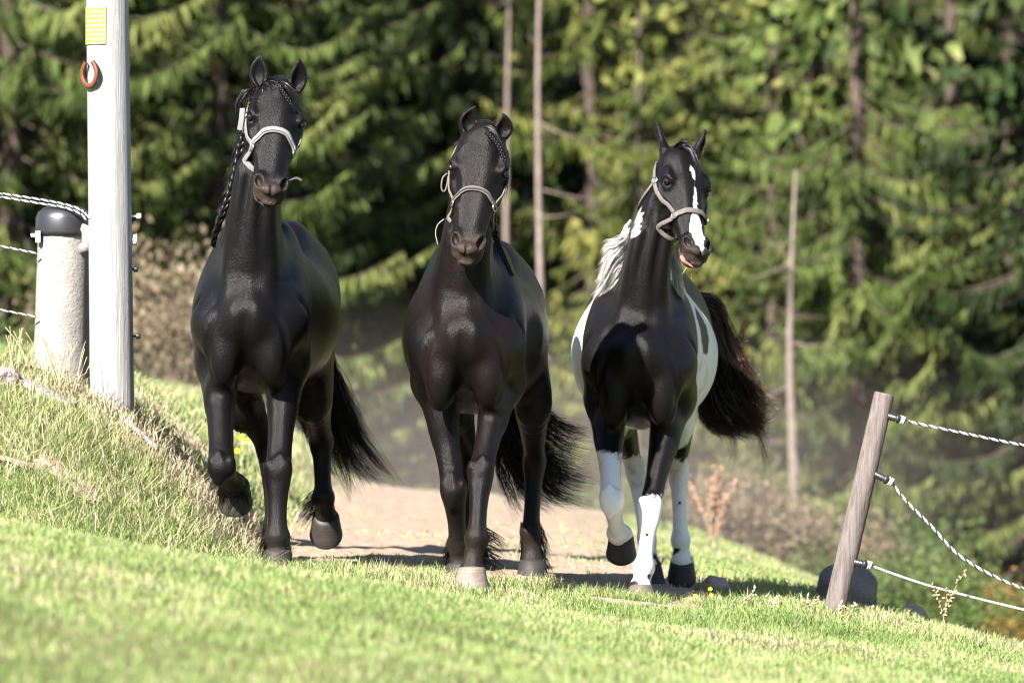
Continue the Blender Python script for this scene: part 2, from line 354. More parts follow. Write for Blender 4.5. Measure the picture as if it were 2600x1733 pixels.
def beside(sx):
    for lim, ph in ((-250, 'far beyond the ropes of the concrete post'), (60, 'beyond the ropes of the concrete post'), (230, 'behind the concrete post'), (345, 'behind the wooden pole'), (480, 'between the pole and the tallest horse'), (880, 'behind the tallest black horse'), (1030, 'between the two black horses'), (1400, 'behind the brown-tinged black horse'), (1470, 'between the brown-tinged horse and the pinto'), (1800, 'behind the pinto horse'), (2060, 'behind the tail of the pinto'), (2200, 'behind the leaning fence post'), (2600, 'behind the fence ropes')):
        if sx < lim: return ph
    return 'further on beyond the fence ropes'
def fx(sx, y): return (sx - 1300)/549.4*(CAMD + y)/CAMD
def spruce(x, y, v, tone_, rz, s, label, group='spruces of the forest edge', wide=1.0):
    e = thing('spruce_tree', (x, y, float(H(x, y)) - .05), label, 'tree', group); e.rotation_euler = (0, 0, rz); e.scale = (s*wide, s*wide, s)
    link('trunk', VAR[v][0], None, e); link('crown', CR[v][tone_], None, e); return e
LB = ['dark green spruce at the forest edge', 'mid green spruce at the forest edge', 'yellow-green spruce at the forest edge']
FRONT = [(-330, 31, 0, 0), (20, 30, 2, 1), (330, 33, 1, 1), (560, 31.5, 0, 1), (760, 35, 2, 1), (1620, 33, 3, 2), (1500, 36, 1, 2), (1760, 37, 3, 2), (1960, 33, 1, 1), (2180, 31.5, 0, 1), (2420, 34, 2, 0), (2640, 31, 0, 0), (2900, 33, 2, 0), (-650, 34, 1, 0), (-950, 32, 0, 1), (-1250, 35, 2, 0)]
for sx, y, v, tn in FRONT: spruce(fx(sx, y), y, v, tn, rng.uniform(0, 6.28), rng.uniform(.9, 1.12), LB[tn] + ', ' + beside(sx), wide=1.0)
for row, (y0_, st) in enumerate(((40, 2.7), (46, 3.0), (53, 3.2), (61, 3.6))):
    for i, x in enumerate(np.arange(-20 - row, 17.1 + row, st)):
        x = x + rng.uniform(-.8, .8); y = y0_ + rng.uniform(-2, 2); u = x*CAMD/(CAMD + y)*549.4 + 1300
        if (930 < u < 1170 and y < 44) or (1840 < u < 2000 and y < 50): continue
        tn = 0 if u < 1330 else int(rng.choice([0, 0, 1])) if u < 1500 or u > 2250 else int(rng.choice([1, 2, 2]) if u < 1950 else rng.choice([0, 1, 1])); spruce(x, y, int(rng.integers(0, 4)), tn, rng.uniform(0, 6.28), rng.uniform(.95, 1.25), ['dark spruce', 'olive green spruce', 'light green spruce'][tn] + ' in the ' + ['second', 'third', 'fourth', 'last'][row] + ' forest rank' + ' ' + beside(u), 'spruces deeper in the forest')  # deep rows mostly get dark needles, imitating unlit forest by colour
for x, y, v in ((-8.6, 40.5, 2), (-7.4, 43.5, 0), (-6.2, 38.5, 2), (-5.2, 42.5, 0), (-4.4, 46.5, 2), (-3.4, 40.5, 2), (-2.2, 48.5, 0), (-1.0, 50.5, 2), (-.2, 47.5, 0), (-3.0, 51.5, 0)): spruce(x, y, v, 0, rng.uniform(0, 6.28), 1.25, 'dense tall dark shade-toned spruce ' + beside(x*CAMD/(CAMD + y)*549.4 + 1300), 'spruces deeper in the forest')  # gap filled with the dark needle tone to imitate deep forest shade
# bare standing trunks
def dead_tree(sx, y, top, r, label, nb, seed, lean=0.0):
    rr = np.random.default_rng(seed); x = fx(sx, y); z = float(H(x, y)); e = thing('dead_tree', (x, y, z - .05), label, 'tree', 'bare dead trunks'); mb = MB(); t = np.linspace(0, 1, 14)
    p = np.stack([lean*t*top + .03*np.sin(t*7), .02*np.sin(t*5), t*top], -1); mb.tube(p, r*(1 - .85*t**1.3), 9); setattr(link('trunk', mb.mesh('dead_trunk'), M_pale, e), 'location', (0, 0, 0))
    for i in range(nb):
        f = rr.uniform(.12, .95); b = np.array([np.interp(f, t, p[:, c]) for c in range(3)]); az = rr.uniform(0, 6.28); L = rr.uniform(.35, 1.5)*(1 - f*.5); k = np.linspace(0, 1, 6)
        q = b + np.stack([math.cos(az)*L*k, math.sin(az)*L*k, rr.uniform(-.25, .3)*L*k - .12*L*k*k], -1); mb = MB(); mb.tube(q + np.stack([0*k, 0*k, -.10*L*np.sin(k*3)], -1), .010*(1 - .8*k), 5); link('branch', mb.mesh('dead_branch'), M_pale, e)
dead_tree(1374, 27, 8.4, .050, 'slender pale dead trunk rising behind the brown-tinged black horse', 14, 1)
dead_tree(1292, 33, 9.5, .062, 'reddish pale dead trunk behind the forest edge, half hidden by boughs', 6, 2)
dead_tree(2014, 25, 4.7, .060, 'slim pale dead trunk behind the streaming tail of the pinto', 16, 3)
dead_tree(2332, 29, 3.2, .12, 'stout broken stump trunk behind the leaning fence post', 6, 4)
dead_tree(2475, 31, 2.3, .07, 'low broken stump behind the fence ropes', 4, 5)

# shrubs and undergrowth
def shrub_mesh(seed, w_, h_, n, leaf, up=.3):
    r = np.random.default_rng(seed); c = r.normal(0, 1, (26, 3))*np.array([.42*w_, .42*w_, .2*h_]) + np.array([0, 0, .48*h_]); k = r.integers(0, 26, n)
    p = c[k] + r.normal(0, 1, (n, 3))*np.array([.16*w_, .16*w_, .15*h_]); p[:, 2] = np.abs(p[:, 2]); d = r.normal(0, 1, (n, 3)) + np.array([0, 0, up*3]); d /= np.linalg.norm(d, axis=1)[:, None]; s_ = np.cross(d, r.normal(0, 1, (n, 3))); s_ /= np.linalg.norm(s_, axis=1)[:, None]
    L = leaf*r.uniform(.6, 1.5, (n, 1)); W = L*.32; Q = np.stack([p, p + d*L*.5 + s_*W, p + d*L, p + d*L*.5 - s_*W], 1); me = mesh_np('foliage', Q.reshape(-1, 3), np.arange(4*n).reshape(-1, 4), False)
    attr(me, 'rnd', np.repeat(np.clip(.5 + .3*(r.random(26)[k] - .5) + r.normal(0, .15, n), 0, 1), 4)); tb = MB()
    for i in range(9):
        e = c[i]; t = np.linspace(0, 1, 5)[:, None]; tb.tube(np.array([0, 0, 0]) + (e*t) + np.array([0, 0, .05])*np.sin(t*3), .012*(1 - .6*t[:, 0]), 4)
    return me, tb.mesh('stems')
SH = [shrub_mesh(i + 60, 1.0, 1.0, 7000, .05) for i in range(3)]
M_sh = dict(green=leafy('shrub_leaves', [(0, (.03, .055, .014)), (.6, (.075, .11, .03)), (1, (.15, .165, .05))], 'rnd', .55, .3), tan=leafy('dry_brush', [(0, (.07, .055, .034)), (.6, (.16, .125, .08)), (1, (.26, .21, .145))], 'rnd', .8, .2), rust=leafy('rusty_leaves', [(0, (.07, .075, .02)), (.5, (.20, .12, .035)), (1, (.36, .16, .05))], 'rnd', .6, .3))
SHM = {c: [] for c in M_sh}
for c in M_sh:
    for f_, s_ in SH: q_ = f_.copy(); q_.materials.append(M_sh[c]); SHM[c].append(q_)
for f_, s_ in SH: s_.materials.append(M_bark)
LS = dict(green='green shrub below the spruces', tan='dry tan brush below the spruces', rust='shrub with rusty autumn leaves')
def shrub(sx, y, c, w_, h_, i):
    x = fx(sx, y); e = thing('shrub', (x, y, float(H(x, y)) - .04), ('large ' if w_ >= 1.4 else 'small ' if w_ < 1.0 else '') + LS[c] + ' ' + beside(sx), 'shrub', {'green': 'green shrubs in the valley', 'tan': 'dry brush before the forest', 'rust': 'rusty shrubs in the valley'}[c]); e.scale = (w_, w_, h_); e.rotation_euler = (0, 0, i*1.7); link('foliage', SHM[c][i % 3], None, e); link('stems', SH[i % 3][1], None, e)
for i, (sx, y, c, w_, h_) in enumerate([(400, 22, 'tan', 1.3, 1.5), (480, 24, 'tan', 1.2, 1.3), (330, 25, 'green', 1.6, 1.6), (450, 20, 'tan', .9, .9), (600, 26, 'green', 1.2, 1.3), (200, 26, 'green', 1.8, 1.5), (30, 26, 'green', 1.8, 1.7), (-160, 27, 'green', 1.8, 1.7),
    (1000, 27, 'green', 1.5, 1.5), (900, 29, 'green', 1.5, 1.3), (1250, 27, 'green', 1.4, 1.6), (1420, 27, 'green', 1.5, 1.6), (1520, 28, 'tan', 1.2, 1.4), (1700, 27, 'green', 1.5, 1.5), (1900, 26, 'green', 1.4, 1.4), (1880, 20, 'tan', .7, .8), (1960, 20, 'tan', .6, .7),
    (2080, 24, 'green', 1.4, 1.3), (2150, 21, 'tan', .8, .9), (2230, 25, 'green', 1.6, 1.4), (2330, 22, 'green', 1.1, 1.0), (2430, 24, 'green', 1.5, 1.2), (2520, 20, 'rust', 1.0, .9), (2600, 18, 'rust', .9, .9), (2560, 25, 'green', 1.6, 1.4), (2420, 18, 'rust', .8, .6), (2700, 22, 'green', 1.5, 1.3), (2500, 15, 'green', .7, .5), (2330, 17, 'green', .9, .6), (2850, 19, 'rust', 1.1, 1.0), (2960, 24, 'green', 1.8, 1.5), (2220, 18, 'green', .8, .6), (2640, 14, 'rust', .6, .5)]): shrub(sx, y, c, w_, h_, i)
# ---------------------------------------------------------------- horses: one skin grown over bones and muscles
class Field:
    """signed distance grid with smooth joins, turned into one continuous surface"""
    def __init__(s, lo, hi, h):
        s.h = h; s.lo = np.asarray(lo, float); s.n = np.ceil((np.asarray(hi) - s.lo) / h).astype(int) + 1
        s.f = np.full(s.n, 0.4, np.float32)
    def win(s, lo, hi, pad):
        a = np.clip(np.floor((np.asarray(lo) - pad - s.lo) / s.h).astype(int), 0, s.n)
        b = np.clip(np.ceil((np.asarray(hi) + pad - s.lo) / s.h).astype(int) + 1, 0, s.n)
        g = [(s.lo[i] + np.arange(a[i], b[i]) * s.h).astype(np.float32) for i in range(3)]
        return (slice(a[0], b[0]), slice(a[1], b[1]), slice(a[2], b[2])), (g[0][:, None, None], g[1][None, :, None], g[2][None, None, :])
    def put(s, lo, hi, fn, k, cut=False):
        sl, g = s.win(lo, hi, k + 2.5 * s.h)
        if 0 in s.f[sl].shape: return
        d = fn(*g); f = s.f[sl]
        if cut: d = -d; hh = np.maximum(k - np.abs(f - d), 0) / k; s.f[sl] = np.maximum(f, d) + hh * hh * k * 0.25
        else: hh = np.maximum(k - np.abs(f - d), 0) / k; s.f[sl] = np.minimum(f, d) - hh * hh * k * 0.25
    def chain(s, rows, side, k, n=3, cut=False):
        """rows: (x, y, z, across, fore-and-aft): one limb of changing oval section, joined as a whole"""
        q = catmull(rows, n); q[:, 3:] = np.maximum(q[:, 3:], .004); pad = k + 2.5 * s.h; side = np.asarray(side, float)
        R0 = q[:, 3:].max(1); R = R0; R = np.maximum(R, np.maximum(np.r_[R[1:], 0], np.r_[0, R[:-1]]))[:, None] + 1e-6; W, _ = s.win((q[:, :3] - R).min(0), (q[:, :3] + R).max(0), pad)
        T = np.full(s.f[W].shape, 0.4, np.float32); B = np.full(T.shape, 9.0, np.float32)
        T0 = np.gradient(q[:, :3], axis=0)
        for i in range(len(q) - 1):
            p0, p1 = q[i, :3], q[i+1, :3]; r = max(R0[i], R0[i+1]); sl, (X, Y, Z) = s.win(np.minimum(p0, p1) - r, np.maximum(p0, p1) + r, pad)
            w_ = tuple(slice(sl[j].start - W[j].start, sl[j].stop - W[j].start) for j in range(3))
            if 0 in T[w_].shape: continue
            ax = p1 - p0; L2 = float(ax @ ax) + 1e-12; u = norm(side - ax * (side @ ax) / L2)
            x, y, z = X - p0[0], Y - p0[1], Z - p0[2]
            t = np.clip((x*ax[0] + y*ax[1] + z*ax[2]) / L2, 0, 1)
            x = x - t*ax[0]; y = y - t*ax[1]; z = z - t*ax[2]; d2 = x*x + y*y + z*z; du = x*u[0] + y*u[1] + z*u[2]; rest = np.maximum(d2 - du*du, 0)
            a = q[i,3] + (q[i+1,3] - q[i,3]) * t; b = q[i,4] + (q[i+1,4] - q[i,4]) * t
            k0 = np.sqrt((du/a)**2 + rest/b**2); k1 = np.sqrt((du/a**2)**2 + rest/b**4) + 1e-6; d = k0*(k0-1)/k1
            m = d2 < B[w_]; B[w_] = np.where(m, d2, B[w_]); T[w_] = np.where(m, d, T[w_])
        f = s.f[W]; d = -T if cut else T; hh = np.maximum(k - np.abs(f - d), 0) / k
        s.f[W] = np.maximum(f, d) + hh*hh*k*0.25 if cut else np.minimum(f, d) - hh*hh*k*0.25
    def ell(s, c, r, k, axes=None, cut=False):
        c = np.asarray(c, float); A = np.eye(3) if axes is None else np.array([norm(a) for a in axes]); R = max(r)
        def fn(X, Y, Z):
            x, y, z = X - c[0], Y - c[1], Z - c[2]
            q = [x*A[i,0] + y*A[i,1] + z*A[i,2] for i in range(3)]
            k0 = np.sqrt(sum((q[i]/r[i])**2 for i in range(3))); k1 = np.sqrt(sum((q[i]/r[i]**2)**2 for i in range(3))) + 1e-6
            return (k0 * (k0 - 1) / k1).astype(np.float32)
        s.put(c - R, c + R, fn, k, cut)
    def loft(s, o, ax, up, rows, k, power=2.0, egg=0.0):
        """rows: (position along ax, reach up, reach down, half width) from origin o"""
        rows = np.asarray(rows, float); o = np.asarray(o, float); ax = norm(ax); up = norm(up - ax*np.dot(up, ax)); sd = np.cross(ax, up)
        L0, L1 = rows[0,0], rows[-1,0]; R = rows[:,1:].max()
        p0, p1 = o + ax*L0, o + ax*L1
        def fn(X, Y, Z):
            x, y, z = X - o[0], Y - o[1], Z - o[2]
            t = x*ax[0]+y*ax[1]+z*ax[2]; tc = np.clip(t, L0, L1); v = x*up[0]+y*up[1]+z*up[2]; w_ = x*sd[0]+y*sd[1]+z*sd[2]
            tab = np.linspace(L0, L1, 240); U = np.interp(tc, tab, pchip(rows[:,0], rows[:,1], tab)); D = np.interp(tc, tab, pchip(rows[:,0], rows[:,2], tab)); W = np.interp(tc, tab, pchip(rows[:,0], rows[:,3], tab))
            mid = (U - D) / 2; hh = (U + D) / 2; vv = (v - mid); W = W * (1 - egg * np.clip(vv / hh, 0, 1) ** 2)
            dw = t - tc; m = np.minimum(W, hh)
            k0 = (np.abs(w_/W)**power + np.abs(vv/hh)**power + np.abs(dw/m)**power) ** (1/power)
            k1 = np.sqrt((w_/W**2)**2 + (vv/hh**2)**2 + (dw/m**2)**2) + 1e-6
            return (np.sign(k0-1) * np.minimum(np.abs(k0 * (k0 - 1) / k1), np.abs(k0-1)*np.maximum(W,hh))).astype(np.float32)
        s.put(np.minimum(p0, p1) - R*1.1, np.maximum(p0, p1) + R*1.1, fn, k)
    def surface(s):
        """surface nets"""
        f = s.f; f[0]=f[-1]=0.4; f[:,0]=f[:,-1]=0.4; f[:,:,0]=f[:,:,-1]=0.4
        sg = (f < 0); u = sg.view(np.uint8); cnt = np.zeros(np.array(f.shape) - 1, np.uint8)
        for i in (0,1):
            for j in (0,1):
                for k in (0,1): cnt += u[i:f.shape[0]-1+i, j:f.shape[1]-1+j, k:f.shape[2]-1+k]
        cells = np.argwhere((cnt > 0) & (cnt < 8)); idm = np.full(cnt.shape, -1, np.int32); idm[tuple(cells.T)] = np.arange(len(cells))
        acc = np.zeros((len(cells), 3)); num = np.zeros(len(cells))
        cor = np.array([(i,j,k) for i in (0,1) for j in (0,1) for k in (0,1)])
        val = np.stack([f[tuple((cells + c).T)] for c in cor], -1)
        for a in range(8):
            for b in range(a + 1, 8):
                if np.abs(cor[a] - cor[b]).sum() != 1: continue
                va, vb = val[:, a], val[:, b]; m = (va < 0) != (vb < 0); t = va[m] / (va[m] - vb[m])
                acc[m] += cor[a] + t[:, None] * (cor[b] - cor[a]); num[m] += 1
        V = s.lo + (cells + acc / num[:, None]) * s.h; F = []
        for ax in range(3):
            o1, o2 = [d for d in range(3) if d != ax]
            A = sg[tuple(slice(0, -1) if d == ax else slice(1, -1) for d in range(3))]; B = sg[tuple(slice(1, None) if d == ax else slice(1, -1) for d in range(3))]
            e = np.argwhere(A != B); flip = A[tuple(e.T)]
            e = e + np.array([0 if d == ax else 1 for d in range(3)])
            def cid(d1, d2):
                q = e.copy(); q[:, o1] -= d1; q[:, o2] -= d2; return idm[tuple(q.T)]
            q = np.stack([cid(0,0), cid(1,0), cid(1,1), cid(0,1)], -1)
            fl = flip if ax != 1 else ~flip
            q[~fl] = q[~fl][:, ::-1]; F.append(q)
        return V, np.vstack(F)

def relax(V, F, it=2, lam=0.5):
    E = np.vstack([F[:, [0,1]], F[:, [1,2]], F[:, [2,3]], F[:, [3,0]]]); n = len(V)
    deg = np.bincount(E[:,0], minlength=n) + np.bincount(E[:,1], minlength=n)
    for i in range(it):
        for l in (lam, -lam * 1.04):
            A = np.zeros_like(V)
            for c in range(3): A[:, c] = np.bincount(E[:,0], V[E[:,1], c], n) + np.bincount(E[:,1], V[E[:,0], c], n)
            V = V + l * (A / deg[:, None] - V)
    return V

HOOF_ROWS = 7
def hoof_mesh(name, base, F, U, r=1.0):
    """hoof wall, sole and coronet: base = middle of the sole, F = toe, U = up"""
    F = norm(F); U = norm(U - F*np.dot(U, F)); L = np.cross(F, U); n = 28; th = np.arange(n) * 2 * math.pi / n; V = []
    prof = [(0.0, 1.0), (0.004, 1.02), (0.02, 0.975), (0.04, 0.92), (0.06, 0.865), (0.078, 0.82), (0.088, 0.74)]
    for hgt, q in prof:
        c, s_ = np.cos(th), np.sin(th)
        toe = np.where(c > 0, 0.080, 0.060) * q * r; lat = 0.074 * q * r
        hh = hgt * r * (1 + 0.12 * c); lean = hgt * r * 0.62
        P = base + (c * toe - lean + 0.006*r)[:, None] * F + (s_ * lat)[:, None] * L + hh[:, None] * U
        V.append(P)
    # sole, hollowed
    V.append(base + (np.cos(th) * 0.055 * r)[:, None] * F + (np.sin(th) * 0.055 * r)[:, None] * L + 0.003 * U)
    V.append(np.repeat((base + 0.014 * r * U)[None], 1, 0))
    m = MB(); rows = [V[7]] + V[:7]; X = np.vstack(rows + [V[8], [V[6].mean(0)]]); F4 = []
    for i in range(7):
        for j in range(n): F4.append((i*n + j, i*n + (j+1) % n, (i+1)*n + (j+1) % n, (i+1)*n + j))
    f3 = [(8*n, (j+1) % n, j) for j in range(n)] + [(8*n + 1, 7*n + j, 7*n + (j+1) % n) for j in range(n)]
    m.add(X, F4, f3); return m.mesh(name)

def strands(name, polys, widths, rnd, seg_dir=None):
    """flat tapering hairs: polys (n, m, 3)"""
    P = np.asarray(polys, float); n, m, _ = P.shape
    T = np.gradient(P, axis=1); T /= np.linalg.norm(T, axis=2, keepdims=True) + 1e-9
    R = rng.normal(size=(n, 1, 3)) + np.array([0, 0, 0]); Sd = np.cross(T, R); Sd /= np.linalg.norm(Sd, axis=2, keepdims=True) + 1e-9
    wd = np.asarray(widths)[:, None, None] * (1 - 0.85 * np.linspace(0, 1, m) ** 2)[None, :, None] / 2
    V = np.stack([P - Sd * wd, P + Sd * wd], 2).reshape(-1, 3)
    b = (np.arange(n)[:, None] * m + np.arange(m - 1)[None]) * 2
    Fq = np.stack([b, b + 1, b + 3, b + 2], -1).reshape(-1, 4)
    me = mesh_np(name, V, Fq); attr(me, 'rnd', np.repeat(rnd, m * 2)); attr(me, 'along', np.tile(np.repeat(np.linspace(0, 1, m), 2), n)); return me

def from_guides(guides, n, m, jit, wav=0.0, root=0.3, trim=0.35, clump=0):
    """hairs spread between guide curves (each an array of points)"""
    G = np.stack([np.array([catmull(g, 12)[i] for i in np.linspace(0, len(catmull(g, 12)) - 1, m).astype(int)]) for g in guides])
    def pairs(k):
        w_ = np.zeros((k, len(guides))); i = rng.integers(0, len(guides), k); j = rng.integers(0, len(guides), k); b = rng.beta(.6, .6, k)
        w_[np.arange(k), i] += b; w_[np.arange(k), j] += 1 - b; return w_
    W = pairs(n)
    if clump: W = pairs(clump)[rng.integers(0, clump, n)] * 0.93 + W * 0.07
    P = np.einsum('ng,gmc->nmc', W, G); t = np.linspace(0, 1, m)[None, :, None]
    P = P + rng.normal(size=(n, 1, 3)) * jit * (root + (1 - root) * t)
    if wav:
        ph = rng.uniform(0, 6.28, (n, 1, 1)); am = rng.normal(size=(n, 1, 3)) * wav; P = P + am * np.sin(t * rng.uniform(4, 9, (n, 1, 1)) + ph) * t
    cutl = 1 - rng.uniform(0, trim, n)
    out = np.empty_like(P); s_ = np.linspace(0, 1, m)
    for i in range(n):
        q = s_ * cutl[i]
        for c in range(3): out[i, :, c] = np.interp(q, s_, P[i, :, c])
    return out

def braid(mb, path, r, amp, pitch):
    p = catmull(path, 14); d = np.concatenate([[0], np.cumsum(np.linalg.norm(np.diff(p, axis=0), axis=1))])
    n = int(d[-1] / pitch * 12) + 2; s_ = np.linspace(0, d[-1], n); q = np.stack([np.interp(s_, d, p[:, c]) for c in range(3)], -1)
    t = np.gradient(q, axis=0); t /= np.linalg.norm(t, axis=1)[:, None]; u = np.cross(t, np.array([0, -1.0, 0.1])); u /= np.linalg.norm(u, axis=1)[:, None] + 1e-9; v = np.cross(t, u)
    tp = np.linspace(1, 0.5, n)
    for k in range(3):
        ph = s_ / pitch * 2 * math.pi / 2 + k * 2 * math.pi / 3
        mb.tube(q + u * (amp * np.sin(ph) * tp)[:, None] + v * (amp * 0.55 * np.sin(2 * ph) * tp)[:, None], r * tp, 7)

TORSO = [  # back from the chest, top line, belly line, half width
 (-0.07, 1.30, 1.02, 0.12), (-0.04, 1.35, 0.96, 0.175), (0.0, 1.39, 0.92, 0.215), (0.15, 1.49, 0.85, 0.25), (0.33, 1.57, 0.81, 0.262), (0.5, 1.605, 0.80, 0.29), (0.7, 1.565, 0.795, 0.335),
 (0.95, 1.52, 0.81, 0.352), (1.15, 1.545, 0.87, 0.335), (1.35, 1.595, 0.97, 0.30), (1.52, 1.57, 1.06, 0.25), (1.64, 1.47, 1.14, 0.17), (1.70, 1.36, 1.22, 0.09)]

def grow_horse(q):
    """q: the horse's measures; returns (verts, faces, info)"""
    g, y0, sc = q['ground'], q['y0'], q.get('scale', 1.0)
    x0 = PX(q['cx'], 0, y0)[0]; ca, sa = math.cos(q['yaw']), math.sin(q['yaw'])
    def loc(X, Y, Z): return np.array([x0 + (X*ca + Y*sa)*sc, y0 + (Y*ca - X*sa)*sc, g + Z*sc])
    lat = np.array([ca, -sa, 0]); bk = np.array([sa, ca, 0]); up = np.array([0, 0, 1.0])
    fl = Field((x0 - 0.62, y0 - 0.62, g - 0.05), (x0 + 0.66, y0 + 1.95, g + 2.5), 0.0065)
    # trunk
    rows = [(a*sc, (t - 1.2)*sc, (1.2 - b)*sc, w_*sc*q.get('girth', 1.0)) for a, t, b, w_ in TORSO]
    fl.loft(loc(0, 0, 1.2), bk, up, rows, 0.02, 2.15, 0.32)
    k = 0.075
    for s in (-1, 1):
        # shoulder blade, point of shoulder, upper arm, breast muscles, croup and haunch
        fl.chain([(*loc(s*.115, .46, 1.50), .07, .11), (*loc(s*.165, .26, 1.30), .085, .13), (*loc(s*.185, .06, 1.13), .078, .10)], lat, k)
        fl.chain([(*loc(s*.185, .06, 1.12), .075, .095), (*loc(s*.195, .20, .98), .075, .12)], lat, 0.05)
        fl.ell(loc(s*.105, -.03, 1.07), (.115*sc, .095*sc, .16*sc), 0.06)
        fl.ell(loc(s*.108, -.045, .945), (.074*sc, .085*sc, .125*sc), 0.035, (lat, norm(bk + up*.25), norm(up - bk*.25 + lat*s*.25)))
        fl.chain([(*loc(s*.10, 1.22, 1.50), .10, .13), (*loc(s*.155, 1.42, 1.34), .14, .19), (*loc(s*.165, 1.38, 1.16), .135, .21)], lat, 0.09)
    # furrow between the breast muscles and windpipe groove
    fl.chain([(*loc(0, -.20, 1.20), .004, .004), (*loc(0, -.185, 1.08), .010, .016), (*loc(0, -.160, 1.0), .014, .024), (*loc(0, -.10, .88), .012, .03)], lat, 0.06, cut=True)
    for s in (-1, 1):   # crease between breast and shoulder, crease above the foreleg
        fl.chain([(*loc(s*.150, -.135, 1.17), .006, .008), (*loc(s*.182, -.105, 1.06), .009, .014), (*loc(s*.190, -.085, .95), .009, .014), (*loc(s*.165, -.09, .87), .006, .008)], lat, 0.028, cut=True)
        fl.chain([(*loc(s*.235, .02, 1.30), .006, .008), (*loc(s*.262, .10, 1.12), .012, .012), (*loc(s*.262, .22, .98), .010, .012)], bk, 0.03, cut=True)
    # neck
    nk = np.array([(*PX(a, b, c), ra*sc, rb*sc) for a, b, c, ra, rb in q['neck']])
    fl.chain(nk, lat, 0.085, 12)
    for s in (-1, 1):   # long neck muscle each side of the windpipe
        m = nk[:4].copy(); m[:, 0] += s * m[:, 3] * 0.52; m[:, 1] -= m[:, 4] * 0.62; m[:, 3] = .042; m[:, 4] = .05
        m = np.vstack([[*loc(s*.07, -.06, 1.20), .05, .05], m[1:]]); fl.chain(m, lat, 0.045, 3)
    for s in (-1, 1):   # groove each side of the windpipe
        m = nk[1:5].copy(); m[:, 0] += s * m[:, 3] * 0.36; m[:, 1] -= m[:, 4] * 1.0 - .004; m[:, 3] = .006; m[:, 4] = .009; m[0, 1] -= .02; m[0, 3:] = .004; fl.chain(m, lat, 0.045, 5, cut=True)
    # head
    P, M = PX(*q['poll']), PX(*q['muzzle']); a = norm(M - P); L = np.linalg.norm(M - P); l = norm(np.array(q['lat']) - a*np.dot(q['lat'], a)); n = np.cross(a, l)
    if n[1] > 0: n = -n
    def hd(u, v, s): return P + l*u + n*v + a*(s*L)
    hs = q.get('head', 1.0)
    HR = [(-.05, .015, .03, .055), (-.015, .045, .075, .086), (.08, .066, .10, .108), (.2, .074, .125, .120), (.3, .073, .135, .120), (.4, .068, .132, .111), (.5, .060, .108, .098), (.6, .053, .082, .086), (.7, .047, .066, .075), (.8, .044, .06, .067), (.88, .046, .062, .072), (.95, .044, .06, .072), (1.0, .034, .05, .062), (1.035, .015, .025, .04)]
    fl.loft(P, a, n, [(s*L, u_*hs, d_*hs, w_*hs) for s, u_, d_, w_ in HR], 0.035, 2.35, 0.12)
    for s in (-1, 1):
        fl.ell(hd(s*.078*hs, -.065, .36), (.034, .085*hs, .115*hs), 0.035, (l, n, a))            # cheek
        fl.ell(hd(s*.102*hs, .036, .268), (.024, .024, .048), 0.035, (l, n, a))                    # brow
        fl.ell(hd(s*.104*hs, .020, .345), (.016, .014, .028), 0.025, (l, n, a))                       # below the eye
        fl.chain([(*hd(s*.092*hs, .005, .42), .012, .012), (*hd(s*.076*hs, .012, .60), .008, .008)], n, 0.03)   # face ridge
        fl.ell(hd(s*.122*hs, .030, .306), (.017, .018, .021), 0.006, (l, n, a), cut=True); fl.chain([(*hd(s*.110*hs, .052, .272), .006, .006), (*hd(s*.124*hs, .036, .266), .007, .007), (*hd(s*.126*hs, .018, .28), .006, .006)], a, 0.010)          # eye socket and lid
        fl.ell(hd(s*.050*hs, .030, .885), (.030, .027, .052), 0.018, (l, n, a))                      # nostril wing
        fl.ell(hd(s*.056*hs, .050, .900), (.0155, .028, .034), 0.008, (norm(l*0.9 + a*s*0.35), n, norm(a*0.9 - l*s*0.35)), cut=True)
        fl.ell(hd(s*.066*hs, -.018, .97), (.02, .008, .055), 0.012, (l, n, a), cut=True)           # corner of the mouth
        fl.ell(hd(s*.106*hs, .050, .52), (.028, .040, .10), 0.035, (l, n, a), cut=True); fl.ell(hd(s*.112*hs, -.045, .62), (.022, .045, .08), 0.035, (l, n, a), cut=True); fl.ell(hd(s*.090*hs, .075, .22), (.016, .02, .035), 0.03, (l, n, a), cut=True)
    fl.ell(hd(0, .050, .965), (.045, .02, .03), 0.02, (l, n, a))                                   # upper lip
    fl.ell(hd(0, -.048, .94), (.042, .03, .05), 0.022, (l, n, a))                                  # chin
    fl.ell(hd(0, -.006, 1.045), (.06, .0055, .03), 0.010, (l, n, a), cut=True)                     # mouth slit
    fl.chain([(*hd(0, .060, .90), .004, .006), (*hd(0, .066, .95), .005, .007), (*hd(0, .050, 1.01), .004, .006)], l, 0.014, cut=True)            # crease of the upper lip
    for s in (-1, 1): fl.chain([(*hd(s*.03, -.028, 1.02), .007, .007), (*hd(s*.055, -.030, .96), .008, .008), (*hd(s*.068, -.024, .90), .006, .006)], n, 0.014)   # lower lip
    # ears
    for s, e in ((-1, q['ears'][0]), (1, q['ears'][1])):
        tip = PX(*e[0]); fr = norm(e[1]); b = hd(s*.068*hs, -.012, .0); ax = tip - b; sd = norm(np.cross(ax, fr)); fr = norm(np.cross(sd, ax))
        inw = norm(-l*s); wd = e[2]
        pts = [(0, .030, .030, 0), (.2, .036*wd, .030, .006), (.42, .041*wd, .026, .010), (.65, .035*wd, .019, .008), (.86, .019*wd, .011, .002), (1.0, .006, .006, -.006)]
        fl.chain([(*(b + ax*t - inw*c), w_, d_) for t, w_, d_, c in pts], sd, 0.012, 4)
        cut = [(.18, .012*wd, .012, .004), (.42, .028*wd, .021, .010), (.65, .023*wd, .017, .008), (.88, .008, .008, .002)]
        fl.chain([(*(b + ax*t - inw*c + fr*(.024 - .010*t)), w_, d_) for t, w_, d_, c in cut], sd, 0.006, 4, cut=True)
